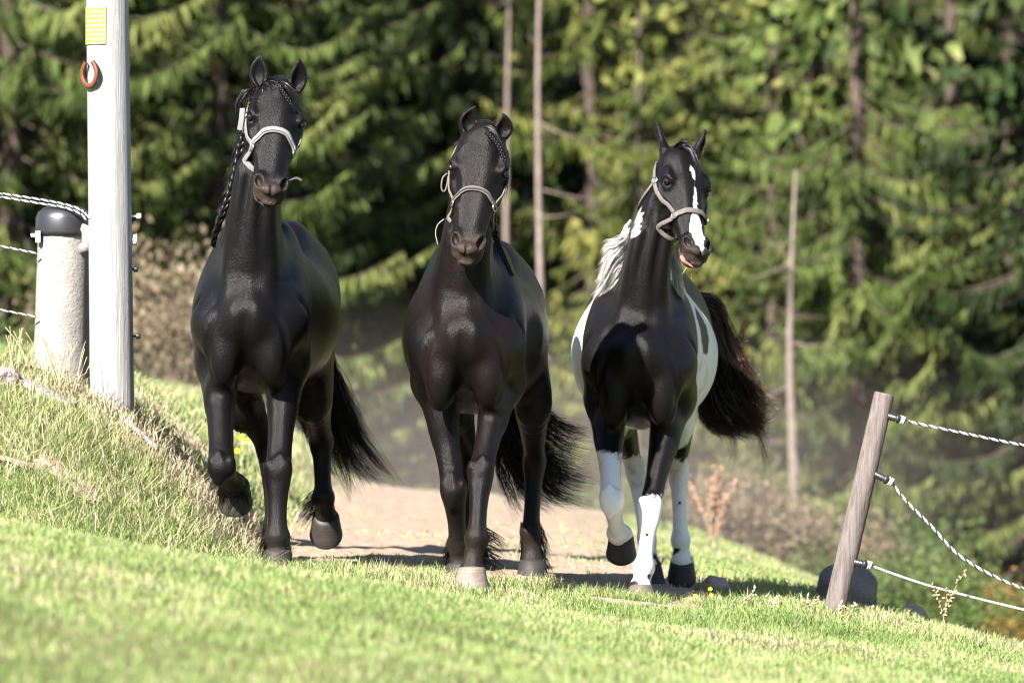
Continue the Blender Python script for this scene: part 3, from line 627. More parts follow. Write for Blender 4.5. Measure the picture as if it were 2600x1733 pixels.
    # legs
    lf = q.get('bone', 1.0); hooves = []; info = {}
    def leg(rows_px, hoofbase, F, U, hind, s):
        top, mid, fet = rows_px; top, mid, fet = PX(*top), PX(*mid), PX(*fet); F = norm(F); U = norm(U)
        hb = PX(*hoofbase); cor = hb + U*0.082 - F*0.045
        ln = lambda p, r_, t: p + (r_ - p)*t
        if not hind:
            R = [(*ln(top, mid, 0), .100, .135), (*ln(top, mid, .22), .084, .105), (*ln(top, mid, .5), .064, .074), (*ln(top, mid, .74), .0545*lf, .058), (*ln(top, mid, .88), .0562*lf, .054), (*mid, .0572*lf, .051)]
            Q = [(*ln(mid, fet, .17), .0545*lf, .051), (*ln(mid, fet, .32), .0475*lf, .051), (*ln(mid, fet, .58), .041*lf, .048), (*ln(mid, fet, .82), .043*lf, .052), (*fet, .051*lf, .058)]
        else:
            hip = loc(s*.165, 1.36, 1.20); m2 = ln(top, mid, .5) + np.array([0, -.01, 0])
            R = [(*hip, .13, .22), (*top, .098, .165), (*ln(top, m2, .6), .080, .115), (*m2, .067, .09), (*ln(top, mid, .82), .052*lf, .062), (*mid, .053*lf, .078)]
            Q = [(*ln(mid, fet, .16), .049*lf, .064), (*ln(mid, fet, .32), .043*lf, .052), (*ln(mid, fet, .6), .039*lf, .047), (*ln(mid, fet, .85), .042*lf, .052), (*fet, .051*lf, .058)]
        fl.chain(R, lat, 0.05 if not hind else 0.07, 4)
        bend = mid + np.array([0, .02, 0]); fl.chain([R[-1]] + Q, lat, 0.022, 4)
        fl.chain([(*fet, .050*lf, .056), (*ln(fet, cor, .5), .045*lf, .047), (*ln(fet, cor, .85), .053, .052), (*cor, .057, .054)], lat, 0.018, 3)
        if not hind:   # bones of the knee, muscle of the forearm
            fl.ell(mid + np.array([s*.014, -.026, 0.0]), (.03*lf, .024, .085), 0.03)
            for e in (-1, 1): fl.ell(mid + np.array([e*.040*lf, -.012, .030]), (.019, .028, .030), 0.02); fl.ell(fet + np.array([e*.036*lf, .018, 0]), (.016, .024, .026), 0.02)
            fl.ell(ln(top, mid, .30) + np.array([0, -.045, 0]), (.055, .05, .13), 0.04)
        hooves.append((hb, F, U)); return top, mid, fet, cor
    for nm in ('foreR', 'foreL', 'hindR', 'hindL'):
        e = q[nm]; info[nm] = leg(e[0], e[1], e[2], e[3], nm.startswith('hind'), -1 if nm.endswith('R') else 1)
    V, F = fl.surface(); V = relax(V, F, 1, 0.45)
    info.update(P=P, M=M, a=a, l=l, n=n, L=L, hd=hd, loc=loc, hooves=hooves, hs=hs, lat=lat, neck=nk)
    return V, F, info

HORSES = dict(
 one=dict(cx=632, y0=.05, yaw=math.radians(2.5), ground=.095, bone=1.05,
  neck=[(638,770,.27,.165,.27),(640,660,.19,.155,.26),(645,545,.12,.125,.205),(660,430,.08,.108,.165),(684,320,.08,.092,.135),(702,248,.075,.080,.10)],
  poll=(705,232,.06), muzzle=(683,505,-.24), lat=(.98,.16,-.12), head=1.04,
  ears=(((660,137,.05),(-.15,-1,.1),1.14),((761,150,.05),(.35,-1,.1),1.12)),
  foreR=(((556,925,.26),(563,1188,-.22),(588,1226,.03)),(598,1278,.19),(0,-.75,-.66),(0,-.66,.75)),
  foreL=(((724,935,.25),(706,1197,-.06),(704,1362,-.10)),(703,1452,-.15),(0,-1,0),(0,0,1)),
  hindR=(((612,1000,1.22),(680,1135,1.42),(698,1330,1.22)),(700,1412,1.1),(0,-1,0),(0,0,1)),
  hindL=(((795,985,1.18),(816,1120,1.52),(821,1262,1.44)),(828,1356,1.56),(0,-.62,-.78),(0,-.78,.62))),
 two=dict(cx=1182, y0=.0, yaw=math.radians(2.5), ground=.0, bone=1.0,
  neck=[(1182,835,.23,.165,.27),(1178,735,.15,.152,.25),(1185,620,.07,.122,.20),(1198,520,.03,.106,.165),(1216,420,.02,.092,.135),(1227,358,.015,.080,.10)],
  poll=(1228,346,.0), muzzle=(1184,654,-.26), lat=(.99,-.05,-.12), head=1.06,
  ears=(((1203,270,-.02),(.1,-1,.1),1.1),((1280,289,-.02),(.2,-1,.1),1.1)),
  foreR=(((1112,985,.26),(1152,1248,.10),(1164,1382,.22)),(1168,1484,.18),(0,-1,0),(0,0,1)),
  foreL=(((1272,965,.22),(1220,1200,-.20),(1210,1366,-.30)),(1197,1496,-.37),(0,-1,0),(0,0,1)),
  hindR=(((1150,1000,1.22),(1192,1170,1.72),(1202,1365,1.68)),(1204,1452,1.60),(0,-1,0),(0,0,1)),
  hindL=(((1350,1000,1.10),(1357,1170,1.46),(1348,1350,1.36)),(1352,1474,1.30),(0,-1,0),(0,0,1))),
 three=dict(cx=1622, y0=.55, yaw=math.radians(3.0), ground=-.085, bone=.92, girth=1.02,
  neck=[(1628,880,.78,.158,.26),(1632,785,.71,.140,.24),(1641,685,.64,.116,.195),(1658,600,.60,.104,.165),(1682,515,.565,.094,.14),(1716,425,.575,.08,.10)],
  poll=(1727,398,.58), muzzle=(1766,660,.28), lat=(.88,.47,-.10), head=.98,
  ears=(((1667,308,.58),(-.95,-.3,.0),.62),((1793,330,.60),(.9,-.35,.0),.66)),
  foreR=(((1542,1015,.82),(1553,1272,.30),(1568,1352,.48)),(1577,1404,.62),(0,-.72,-.69),(0,-.69,.72)),
  foreL=(((1708,1010,.78),(1650,1292,.37),(1635,1440,.31)),(1628,1533,.27),(0,-1,0),(0,0,1)),
  hindR=(((1560,1025,1.75),(1612,1190,2.10),(1642,1365,1.95)),(1652,1480,1.85),(0,-1,0),(0,0,1)),
  hindL=(((1722,1030,1.70),(1722,1200,2.02),(1728,1370,1.92)),(1731,1466,1.95),(0,-.75,-.66),(0,-.66,.75))))
def move_back(q, d):
    """the same horse, d metres further up the path"""
    q['y0'] += d; q['neck'] = [(a, b, c + d, e, f) for a, b, c, e, f in q['neck']]
    for k in ('poll', 'muzzle'): q[k] = (*q[k][:2], q[k][2] + d)
    q['ears'] = tuple(((*e[0][:2], e[0][2] + d), e[1], e[2]) for e in q['ears'])
    for k in ('foreR', 'foreL', 'hindR', 'hindL'):
        e = q[k]; q[k] = (tuple((*p[:2], p[2] + d) for p in e[0]), (*e[1][:2], e[1][2] + d), e[2], e[3])
BACK = 0.6
move_back(HORSES['three'], BACK); HORSES['three'].update(ground=-.108, scale=1.02)
GROWN = {}
for key, q in HORSES.items():
    GROWN[key] = grow_horse(q)
# ---------------------------------------------------------------- horse materials
def coat(name, dark, brown, whites=False):
    m = NT(name); v = m.coord(); big = m.noise(v, 5.0, 3); fine = m.noise(m.coord((1, 1, 0.32)), 270, 3, 0.7); mid = m.noise(m.coord((1, 1, .6)), 90, 3)
    col = m.mix(m.ramp(big, [(.42, (0, 0, 0)), (.68, (1, 1, 1))]), dark, brown)
    rg = m.math('MULTIPLY_ADD', mid, 0.16); rg.node.inputs[2].default_value = 0.25
    col = m.mix(m.math('MULTIPLY', m.attr('muzzle'), m.noise(v, 45, 4)), col, (.055, .040, .033)); col = m.mix(m.math('MULTIPLY', m.attr('dusty'), m.noise(v, 22, 4)), col, (.050, .040, .031))
    if whites:
        wn = m.noise(v, 160, 3); wh = m.attr('white')
        wc = m.mix(m.ramp(m.noise(v, 9, 4), [(.55, (0, 0, 0)), (.75, (1, 1, 1))]), (.72, .70, .675), (.46, .40, .33))
        col = m.mix(wh, col, wc)
        pk = m.attr('pink'); col = m.mix(pk, col, (.26, .14, .12))
    m.base(col, rg, 0.115)
    m.b.inputs['Sheen Weight'].default_value = 0.0; m.b.inputs['Sheen Roughness'].default_value = 0.35
    m.b.inputs['Sheen Tint'].default_value = (0.75, 0.72, 0.75, 1)
    h = m.math('ADD', m.math('ADD', m.math('MULTIPLY', fine, 1.3), m.math('MULTIPLY', mid, 0.7)), m.math('MULTIPLY', m.noise(m.coord((1, 1, .7)), 13, 4, .5), 2.6)); m.bump(h, 0.40, 0.007); return m.m
M_coat = dict(one=coat('black_coat', (.0036, .0032, .0036), (.0046, .0037, .0038)),
              two=coat('black_brown_coat', (.0040, .0032, .0033), (.0075, .0042, .0034)),
              three=coat('pinto_coat', (.0042, .0036, .0039), (.0052, .0041, .0041), True))
def hairmat(name, a, b, tip=None, rough=0.38):
    m = NT(name); c = m.mix(m.attr('rnd'), a, b)
    if tip: c = m.mix(m.math('POWER', m.attr('along'), 7.0), c, tip)
    m.base(c, rough, 0.2); return m.m
M_hair = hairmat('black_hair', (.003, .0028, .003), (.009, .0075, .0075))
M_hairb = hairmat('black_brown_hair', (.003, .0028, .003), (.009, .006, .0045), (.075, .032, .012))
M_hairw = hairmat('white_hair', (.36, .345, .32), (.60, .58, .55), rough=0.5)
def hornmat(name, a, b):
    m = NT(name); z = m.coord((3, 3, 90)); f = m.noise(z, 1.6, 5); g = m.noise(m.coord(), 40, 4)
    m.base(m.mix(m.math('MULTIPLY', f, g), a, b), 0.55, 0.35); m.bump(f, 0.35, 0.004); return m.m
M_hoof = dict(one=hornmat('dark_horn', (.018, .015, .013), (.10, .08, .06)), two=hornmat('grey_horn', (.07, .055, .045), (.36, .29, .235)), three=hornmat('brown_horn', (.035, .03, .026), (.22, .175, .14)))
M_hoofb = hornmat('black_horn', (.012, .011, .010), (.055, .045, .038))
def eyemat():
    m = NT('horse_eye'); m.base((.006, .0035, .002), 0.06, 0.5); return m.m
M_eye = eyemat()
def webmat(name, a, b, scale=260):
    m = NT(name); w_ = m.n('ShaderNodeTexWave', wave_type='BANDS'); w_.inputs['Scale'].default_value = scale; w_.inputs['Distortion'].default_value = 1.5
    m.l(m.coord(), w_.inputs['Vector']); f = m.noise(m.coord(), 70, 4)
    m.base(m.mix(f, a, b), 0.72, 0.3); m.bump(m.math('ADD', w_.outputs['Fac'], f), 0.35, 0.003); return m.m
M_web = dict(one=webmat('pale_grey_webbing', (.10, .097, .098), (.165, .16, .16)), two=webmat('weathered_strap', (.06, .052, .042), (.17, .15, .12)), three=webmat('taupe_webbing', (.075, .068, .061), (.125, .114, .10)))
M_webd = webmat('dark_webbing', (.03, .028, .03), (.07, .065, .065))
M_metal = plain('dull_steel', (.45, .43, .40), 0.32, 0.5, 1.0)
M_ridge = webmat('pale_fleece', (.16, .156, .158), (.23, .225, .225), 90)

def snap(bvh, pts, off, it=4):
    out, nr = [], []
    for p in pts:
        l_, n_, i_, d_ = bvh.find_nearest(Vector(p)); out.append(np.array(l_)); nr.append(np.array(n_))
    out = np.array(out); nr = np.array(nr)
    for _ in range(it): nr[1:-1] = (nr[:-2] + nr[1:-1]*2 + nr[2:]) / 4; nr /= np.linalg.norm(nr, axis=1)[:, None] + 1e-9
    out = out + nr * off
    for _ in range(2): out[1:-1] = (out[:-2] + out[1:-1]*2 + out[2:]) / 4
    return out, nr
def strap(mb, P, N, width, thick, closed=False):
    m = len(P); T = np.gradient(P, axis=0)
    if closed: T[0] = T[-1] = P[1] - P[-2]
    T /= np.linalg.norm(T, axis=1)[:, None] + 1e-9; W = np.cross(T, N); W /= np.linalg.norm(W, axis=1)[:, None] + 1e-9; N = np.cross(W, T)
    r = width / 2; sect = [(-r, -thick*.4), (-r, thick*.7), (-r*.75, thick), (r*.75, thick), (r, thick*.7), (r, -thick*.4)]; n = len(sect)
    V = np.concatenate([(P + W*a + N*b)[:, None] for a, b in sect], 1).reshape(-1, 3); i = np.arange(m - 1)[:, None]*n; j = np.arange(n)[None]; k = (j+1) % n
    mb.add(V, np.stack([i+j, i+k, i+n+k, i+n+j], -1).reshape(-1, 4))
def ringmesh(mb, c, n_, r, t, sx=1.0):
    n_ = norm(n_); u = norm(np.cross(n_, [0, 0, 1.0] if abs(n_[2]) < .9 else [1.0, 0, 0])); v = np.cross(n_, u); th = np.linspace(0, 2*math.pi, 25)
    mb.tube(c + r*np.cos(th)[:, None]*u + r*sx*np.sin(th)[:, None]*v, t, 6, cap=False)

def resamp(path, n):
    p = catmull(path, 10); d = np.concatenate([[0], np.cumsum(np.linalg.norm(np.diff(p, axis=0), axis=1))]); s_ = np.linspace(0, d[-1], n)
    return np.stack([np.interp(s_, d, p[:, c]) for c in range(3)], -1)

ROOT = {}; BVH = {}
LABELS = dict(one=('black_horse', 'tallest black horse with a long braid down its neck and one raised foreleg'),
              two=('black_horse', 'brown-tinged black horse with pale hoof set forward, between the two other horses'),
              three=('pinto_horse', 'black and white pinto horse with white blaze and streaming dark tail'))
for key, q in HORSES.items():
    V, F, I = GROWN[key]; nm, lab = LABELS[key]
    fx, fy = I['loc'](0, .6, 0)[:2]; root = thing(nm, (fx, fy, q['ground']), lab, 'horse', 'horses trotting up the path'); ROOT[key] = root
    me = mesh_np(nm + '_body', V, F); me.materials.append(M_coat[key]); setpar(link('body', me), root)
    bvh = BVHTree.FromPolygons([tuple(v) for v in V], [tuple(f) for f in F]); BVH[key] = bvh; I['bvh'] = bvh
    hd, hs, l, n, a = I['hd'], I['hs'], I['l'], I['n'], I['a']
    # eyes with lids
    for s in (-1, 1):
        c = hd(s*.1165*hs, .0295, .306); mb = MB(); st = 14; th = np.linspace(0, math.pi, st); ph = np.linspace(0, 2*math.pi, 21)[:-1]
        P_ = np.array([[c + .0178*(math.sin(t)*math.cos(p)*l + math.sin(t)*math.sin(p)*n + 1.15*math.cos(t)*a) for p in ph] for t in th]).reshape(-1, 3)
        i = np.arange(st - 1)[:, None]*20; j = np.arange(20)[None]; mb.add(P_, np.stack([i+j, i+(j+1) % 20, i+20+(j+1) % 20, i+20+j], -1).reshape(-1, 4))
        setpar(link('eye', mb.mesh('eye'), M_eye), root)
    for hi, (hb, FF, U) in enumerate(I['hooves']):
        dark = key == 'one' or (key == 'two' and hi in (0, 2, 3)) or (key == 'three' and hi != 1)
        setpar(link('hoof', hoof_mesh('hoof', hb, FF, U, 1.08 if key != 'three' else .98), M_hoofb if dark else M_hoof[key]), root)
    Q_ = V - I['P']; hq = (Q_ @ a)/I['L']; near = (np.linalg.norm(Q_, axis=1) < .8) & (np.abs(Q_ @ l) < .09) & (np.abs(Q_ @ n) < .11); attr(me, 'muzzle', np.where(near, smooth01(.80, .98, hq), 0)*.9); attr(me, 'dusty', smooth01(.40, .05, V[:, 2] - q['ground'])*.45)
    # ---- coat pattern of the pinto
    if key == 'three':
        g = q['ground']; O = I['loc'](0, 0, 0); yl = (V[:,1] - O[1]); xl = (V[:,0] - O[0]) - yl*math.sin(q['yaw']); zl = V[:,2] - g
        def nz(sc, sd): return (vnoise(V[:,0] + V[:,1]*0.7, V[:,2] + V[:,1]*0.4, sc, sd) - .5)
        ragged = nz(11, 1)*.025 + nz(38, 2)*.022 + nz(90, 3)*.022
        barrel = np.minimum(np.minimum(yl - (.36 + .10*np.clip(zl - 1.2, 0, 1)), 1.12 - yl + .25*(1.1 - zl)), 0.5) + nz(5, 4)*.06
        barrel = np.minimum(barrel, np.abs(xl) - .03 - .30*np.clip(1.4 - zl, 0, 1)*0)
        patch = 1 - np.sqrt(((xl - .27)/.12)**2 + ((yl - .53)/.085)**2 + ((zl - 1.28)/.13)**2) + nz(18, 6)*.3
        barrel = np.minimum(barrel, -patch*.15)
        neckw = .10 - np.sqrt((np.minimum(zl - 1.58, 0)/1.6)**2 + ((yl - .40)/1.2)**2)
        hy = I['hooves']; lg = []
        for nm_, lim in (('foreR', .72), ('foreL', .515), ('hindR', .66), ('hindL', .66)):
            t_, mid, fet, cor = I[nm_]; axp = np.array([t_, mid, fet, cor]); dd = np.min([np.hypot(V[:,0] - (axp[i,0] + (axp[i+1,0]-axp[i,0])*t), V[:,1] - (axp[i,1] + (axp[i+1,1]-axp[i,1])*t)) + np.abs(V[:,2] - (axp[i,2] + (axp[i+1,2]-axp[i,2])*t)) for i in range(3) for t in np.linspace(0, 1, 12)], 0)
            lg.append(np.where(dd < .135, lim - zl, -1))
        legs = np.max(lg, 0)
        spots = np.zeros(len(V))
        for (cx_, cy_, cz_, r_) in [(*(I['foreL'][3][:2]), 0, 0)]: pass
        cor_band = np.zeros(len(V))
        for nm_ in ('foreR', 'foreL', 'hindR', 'hindL'):
            c_ = I[nm_][3]; dd = np.linalg.norm(V - c_, axis=1); cor_band = np.maximum(cor_band, np.where((dd < .085), np.clip((nz(30, 7) - .12)*8, 0, 1), 0))
            c2 = (I[nm_][1] + I[nm_][2])/2 + np.array([.0, -.05, .02]); cor_band = np.maximum(cor_band, np.where(np.linalg.norm(V - c2, axis=1) < .011, 1, 0))
        # blaze in head space
        Q = V - I['P']; hu, hv, hsn = Q@l, Q@n, (Q@a)/I['L']
        wdt = np.interp(hsn, [.12, .16, .2, .27, .34, .42, .52, .60, .66, .74, .84, .90, .96, 1.0], [-.02, .004, .009, .003, -.003, .005, .009, .011, .026, .036, .032, .018, .009, -.02])
        ctr = np.interp(hsn, [.15, .3, .45, .6, .8, 1], [.004, .018, .012, .006, .006, .0])
        blaze = np.where(hv > .01, wdt - np.abs(hu - ctr), -1) + nz(60, 12)*.010 + nz(110, 13)*.008
        fc = PX(1618, 572, .5 + BACK); fleck = .014 - np.sqrt(((V[:,0] - fc[0] - .25*(V[:,2] - fc[2]))/1.0)**2 + ((V[:,2] - fc[2])/4.0)**2) + nz(70, 9)*.02; fleck = np.where(V[:,1] < .85 + BACK, fleck, -1)
        f = np.maximum.reduce([barrel + ragged, neckw, legs + ragged, blaze*2.0, fleck])
        wm = smooth01(-.006, .008, f)*(1 - cor_band)
        attr(me, 'white', wm); attr(me, 'pink', smooth01(.0, .02, np.where((hsn > .955) & (hsn < 1.1) & (hv < .0) & (hv > -.1) & (np.abs(hu) < .08), .02, -.02))*.8)

def hair_obj(name, key, polys, width, mat, lo=0.0):
    n_ = len(polys); me = strands(name, polys, width*rng.uniform(.6, 1.4, n_), rng.uniform(0, 1, n_)); return setpar(link(name, me, mat), ROOT[key])
def G(*pts): return [PX(*p) for p in pts]
def G3(*pts): return [PX(a, b, c + BACK) for a, b, c in pts]

# ---- feathering above the hooves
def feathers(key, legs, mat, n_=260, ln_=.09):
    for nm_, sway in legs:
        t_, mid, fet, cor = GROWN[key][2][nm_]; out = []
        for i in range(n_):
            th = rng.uniform(-.2, math.pi + .2); rr = .048 + rng.uniform(-.004, .004); b = fet + (cor - fet)*rng.uniform(-.35, .75)
            o = np.array([math.cos(th)*rr, math.sin(th)*rr, 0]); d = norm(np.array([o[0]*.5, abs(o[1])*.6, -.05]) + np.array(sway)*rng.uniform(.5, 1.2) + rng.normal(0, .012, 3))
            L_ = ln_*rng.uniform(.5, 1.15); t = np.linspace(0, 1, 6)[:, None]; out.append(b + o + d*L_*t + np.array([0, 0, -.025])*t*t)
        hair_obj('fetlock_hair', key, np.array(out), .0032, mat)
feathers('one', [('foreR', (.0, .05, -.03)), ('foreL', (-.05, .04, -.05)), ('hindL', (-.06, .02, .0)), ('hindR', (0, .03, -.05))], M_hair, 320, .10)
feathers('two', [('foreR', (.0, .05, -.03)), ('foreL', (.14, .05, -.005)), ('hindL', (.03, .03, -.05)), ('hindR', (0, .03, -.05))], M_hair, 320, .115)

# ---- tails
r1 = GROWN['one'][2]['loc'](0, 1.66, 1.42); r2 = GROWN['two'][2]['loc'](0, 1.66, 1.42); r3 = GROWN['three'][2]['loc'](.02, 1.66, 1.44)
def tail(key, r0, guides, n_, mat, wav, jit, clump, w_=.0034):
    gs = [[r0 + rng.normal(0, .012, 3)] + g for g in guides]; hair_obj('tail', key, from_guides(gs, n_, 16, jit, wav, .25, .22, clump), w_, mat)
tail('one', r1, [G((800,800,1.86),(840,960,1.95),(875,1040,1.98),(930,1130,2.0),(1020,1235,2.0)), G((790,800,1.86),(820,960,1.95),(850,1060,2.0),(880,1160,2.0),(940,1220,2.0)),
     G((770,800,1.88),(790,960,1.98),(815,1080,2.02),(845,1180,2.02),(885,1280,2.02)), G((745,800,1.9),(755,960,2.0),(770,1060,2.02),(800,1130,2.02),(840,1200,2.02)), G((730,800,1.9),(735,960,2.0),(750,1040,2.0),(775,1090,2.0),(800,1140,2.0)),
     G((800,800,1.84),(850,930,1.92),(880,1000,1.95),(905,1050,1.98),(930,1110,2.0))], 1900, M_hair, .026, .016, 90)
tail('two', r2, [G((1260,850,1.85),(1290,1000,1.9),(1370,1090,1.95),(1440,1140,2.0),(1510,1158,2.0)), G((1255,870,1.85),(1290,1050,1.9),(1360,1150,1.95),(1430,1200,2.0),(1500,1222,2.0)), G((1250,880,1.85),(1280,1080,1.9),(1350,1200,1.95),(1420,1262,2.0),(1495,1285,2.0)),
     G((1245,880,1.85),(1260,1080,1.9),(1310,1220,1.95),(1360,1270,2.0),(1400,1300,2.0)), G((1240,880,1.85),(1245,1080,1.9),(1265,1200,1.95),(1290,1270,2.0),(1318,1322,2.0)), G((1262,840,1.85),(1330,980,1.9),(1400,1050,1.95),(1450,1075,2.0),(1498,1088,2.0))], 1800, M_hair, .026, .014, 70)
tail('three', r3, [G3((1800,770,2.45),(1850,880,2.6),(1895,960,2.62),(1930,1010,2.62),(1985,1026,2.6)), G3((1790,800,2.45),(1840,930,2.6),(1885,1020,2.62),(1925,1070,2.62),(1960,1040,2.6)), G3((1780,820,2.45),(1820,980,2.6),(1870,1070,2.62),(1912,1090,2.62),(1950,1112,2.6)),
     G3((1770,830,2.45),(1790,1000,2.6),(1820,1085,2.62),(1870,1098,2.62),(1905,1112,2.6)), G3((1760,840,2.45),(1770,980,2.6),(1785,1060,2.62),(1812,1090,2.62),(1848,1108,2.6)), G3((1810,750,2.45),(1845,820,2.55),(1870,870,2.6),(1880,900,2.6),(1890,850,2.6)),
     G3((1790,790,2.45),(1850,940,2.6),(1895,1030,2.62),(1920,1080,2.62),(1905,1108,2.6))], 3400, M_hairb, .018, .020, 130)

# ---- manes and forelocks
def crest_points(key, t0, t1, n_):
    nk = GROWN[key][2]['neck']; c = catmull(nk, 16); i = np.linspace(t0, t1, n_)*(len(c) - 1); c = np.stack([np.interp(i, np.arange(len(c)), c[:, k]) for k in range(5)], -1)
    p = c[:, :3].copy(); p[:, 1] += c[:, 4]*0.88; p[:, 2] += c[:, 4]*.25; return p, c
mb = MB(); pth = G((655,300,.12),(618,352,.02),(603,420,.02),(588,480,.03),(566,540,.06),(548,590,.12),(540,625,.18)); braid(mb, pth, .0135, .014, .058)
setpar(link('mane_braid', mb.mesh('mane_braid'), M_hair), ROOT['one'])
mb = MB(); braid(mb, G((700,207,-.02),(722,238,-.06),(738,262,-.06),(752,285,-.05)), .006, .0065, .026); setpar(link('forelock_braid', mb.mesh('forelock_braid'), M_hair), ROOT['one'])
mb = MB(); braid(mb, G((1235,335,-.08),(1260,362,-.11),(1277,395,-.11),(1285,435,-.10),(1284,470,-.09)), .006, .0065, .024); setpar(link('forelock_braid', mb.mesh('forelock_braid'), M_hair), ROOT['two'])
mb = MB(); braid(mb, G((1262,480,.05),(1252,560,.0),(1262,610,.0),(1278,650,.04),(1300,700,.12)), .010, .011, .045); setpar(link('mane_braid', mb.mesh('mane_braid'), M_hair), ROOT['two'])
def wisps(key, name, guides, n_, mat, jit=.006, wav=.006, w_=.0026, m_=9, trim=.5, clump=0): hair_obj(name, key, from_guides(guides, n_, m_, jit, wav, .4, trim, clump), w_, mat)
wisps('one', 'forelock', [G((660,222,.04),(632,226,.02),(610,240,.02),(598,262,.02),(592,295,.02)), G((655,226,.04),(628,236,.02),(612,255,.02),(604,280,.02),(606,305,.02)), G((665,215,.04),(690,200,.0),(715,205,-.02),(735,215,-.02),(748,240,-.02)), G((700,205,0),(722,212,-.05),(745,232,-.06),(768,275,-.06),(778,300,-.06))], 420, M_hair)
wisps('one', 'mane', [G((612,350,.06),(600,370,.03),(592,400,.03),(586,420,.03)), G((600,430,.06),(582,452,.03),(574,470,.03),(568,490,.03)), G((560,560,.1),(545,585,.08),(530,595,.08),(516,602,.08)), G((640,290,.1),(615,320,.06),(604,345,.05),(598,372,.05))], 150, M_hair)
wisps('two', 'forelock', [G((1195,348,-.02),(1215,325,-.05),(1240,322,-.07),(1262,345,-.09),(1275,400,-.10)), G((1210,340,-.02),(1228,328,-.05),(1255,340,-.07),(1278,380,-.09),(1288,430,-.09)), G((1240,335,-.02),(1262,350,-.07),(1282,400,-.09),(1290,470,-.08),(1276,540,-.06)), G((1182,345,0),(1172,352,-.01),(1163,362,-.01),(1157,372,-.01))], 420, M_hair)
wisps('three', 'forelock', [G3((1705,385,.55),(1725,362,.52),(1750,365,.50),(1768,395,.47),(1772,430,.45)), G3((1715,380,.55),(1735,372,.5),(1755,385,.48),(1765,410,.46),(1780,424,.45)), G3((1720,372,.55),(1742,368,.52),(1765,378,.5),(1785,410,.5),(1795,460,.5)), G3((1722,378,.6),(1728,362,.56),(1738,352,.54),(1752,352,.54))], 360, M_hair)
wisps('three', 'mane', [G3((1602,570,.78),(1592,590,.74),(1570,610,.70),(1545,612,.70),(1528,622,.70)), G3((1604,600,.80),(1580,630,.76),(1555,650,.72),(1530,700,.74),(1512,740,.8)), G3((1605,620,.82),(1590,660,.78),(1560,710,.76),(1530,760,.8),(1492,800,.9)), G3((1606,640,.86),(1594,680,.82),(1575,720,.78),(1545,760,.8),(1530,790,.86)), G3((1600,560,.76),(1588,578,.74),(1592,586,.72),(1586,600,.72))], 1700, M_hairw, .007, .005, .0034, 12, .25, 60)
wisps('three', 'mane', [G3((1698,600,.86),(1706,640,.80),(1722,690,.76),(1728,740,.76),(1736,800,.80)), G3((1700,620,.88),(1708,670,.80),(1715,720,.76),(1722,770,.78),(1730,820,.84))], 420, M_hairw, .010, .006, .0032, 12, .3, 14)
for key, sd in (('one', -1), ('two', 1)):      # short crest hair lying over
    p, c = crest_points(key, .25, .98, 260); out = []
    for i in range(len(p)):
        for k in range(3):
            d = norm(np.array([sd*.7 + rng.normal(0, .25), -.15, -.8])); L_ = rng.uniform(.05, .12); t = np.linspace(0, 1, 6)[:, None]
            out.append(p[i] + np.array([0, 0, .01]) + np.array([sd*.02, 0, .012])*np.sin(t*3.1) + d*L_*t)
    hair_obj('crest_hair', key, np.array(out), .003, M_hair)
wisps('three', 'tail_wisps', [[r3] + G3((1800,840,2.5),(1850,1000,2.6),(1895,1060,2.62),(1935,1130,2.6),(1952,1215,2.58)), [r3] + G3((1790,840,2.5),(1830,1010,2.6),(1870,1085,2.62),(1900,1140,2.6),(1888,1195,2.58)), [r3] + G3((1800,800,2.5),(1870,900,2.6),(1925,960,2.62),(1940,1040,2.6),(1900,1100,2.58)), [r3] + G3((1810,790,2.5),(1860,850,2.6),(1880,840,2.62),(1885,800,2.6),(1900,770,2.58)), [r3] + G3((1790,850,2.5),(1810,1000,2.6),(1830,1090,2.62),(1850,1150,2.6),(1835,1180,2.58))], 170, M_hairb, .010, .014, .0030, 16, .12, 16)
wisps('one', 'tail_wisps', [[r1] + G((800,820,1.86),(850,980,1.95),(885,1080,2.0),(950,1165,2.0),(1022,1232,2.0)), [r1] + G((800,820,1.86),(850,960,1.95),(875,980,2.0),(892,1010,2.0),(905,1060,2.0)), [r1] + G((790,820,1.86),(830,1040,1.95),(860,1150,2.0),(882,1220,2.0),(884,1285,2.0)), [r1] + G((795,820,1.86),(845,1050,1.95),(890,1150,2.0),(940,1200,2.0),(990,1215,2.0))], 150, M_hair, .008, .010, .0030, 16, .1, 16)
wisps('two', 'tail_wisps', [[r2] + G((1270,860,1.85),(1330,1000,1.9),(1400,1060,1.95),(1455,1082,2.0),(1505,1088,2.0)), [r2] + G((1265,870,1.85),(1320,1030,1.9),(1390,1100,1.95),(1450,1140,2.0),(1512,1158,2.0)), [r2] + G((1260,880,1.85),(1310,1090,1.9),(1380,1180,1.95),(1440,1215,2.0),(1502,1224,2.0)), [r2] + G((1260,880,1.85),(1300,1110,1.9),(1370,1230,1.95),(1440,1275,2.0),(1500,1286,2.0)), [r2] + G((1250,880,1.85),(1260,1100,1.9),(1285,1230,1.95),(1302,1290,2.0),(1320,1325,2.0))], 220, M_hair, .008, .010, .0030, 16, .08, 22)
# whiskers on the muzzles
for key in HORSES:
    I = GROWN[key][2]; out = []
    for i in range(34):
        u = rng.uniform(-.05, .05); b = I['hd'](u, -.055 + rng.uniform(-.01, .02), rng.uniform(.88, 1.03)); d = norm(-I['n']*.6 + I['a']*.7 + I['l']*u*8 + rng.normal(0, .15, 3)); out.append(b + d*rng.uniform(.02, .05)*np.linspace(0, 1, 5)[:, None])
    hair_obj('whiskers', key, np.array(out), .0012, M_hair if key != 'three' else M_hairw)

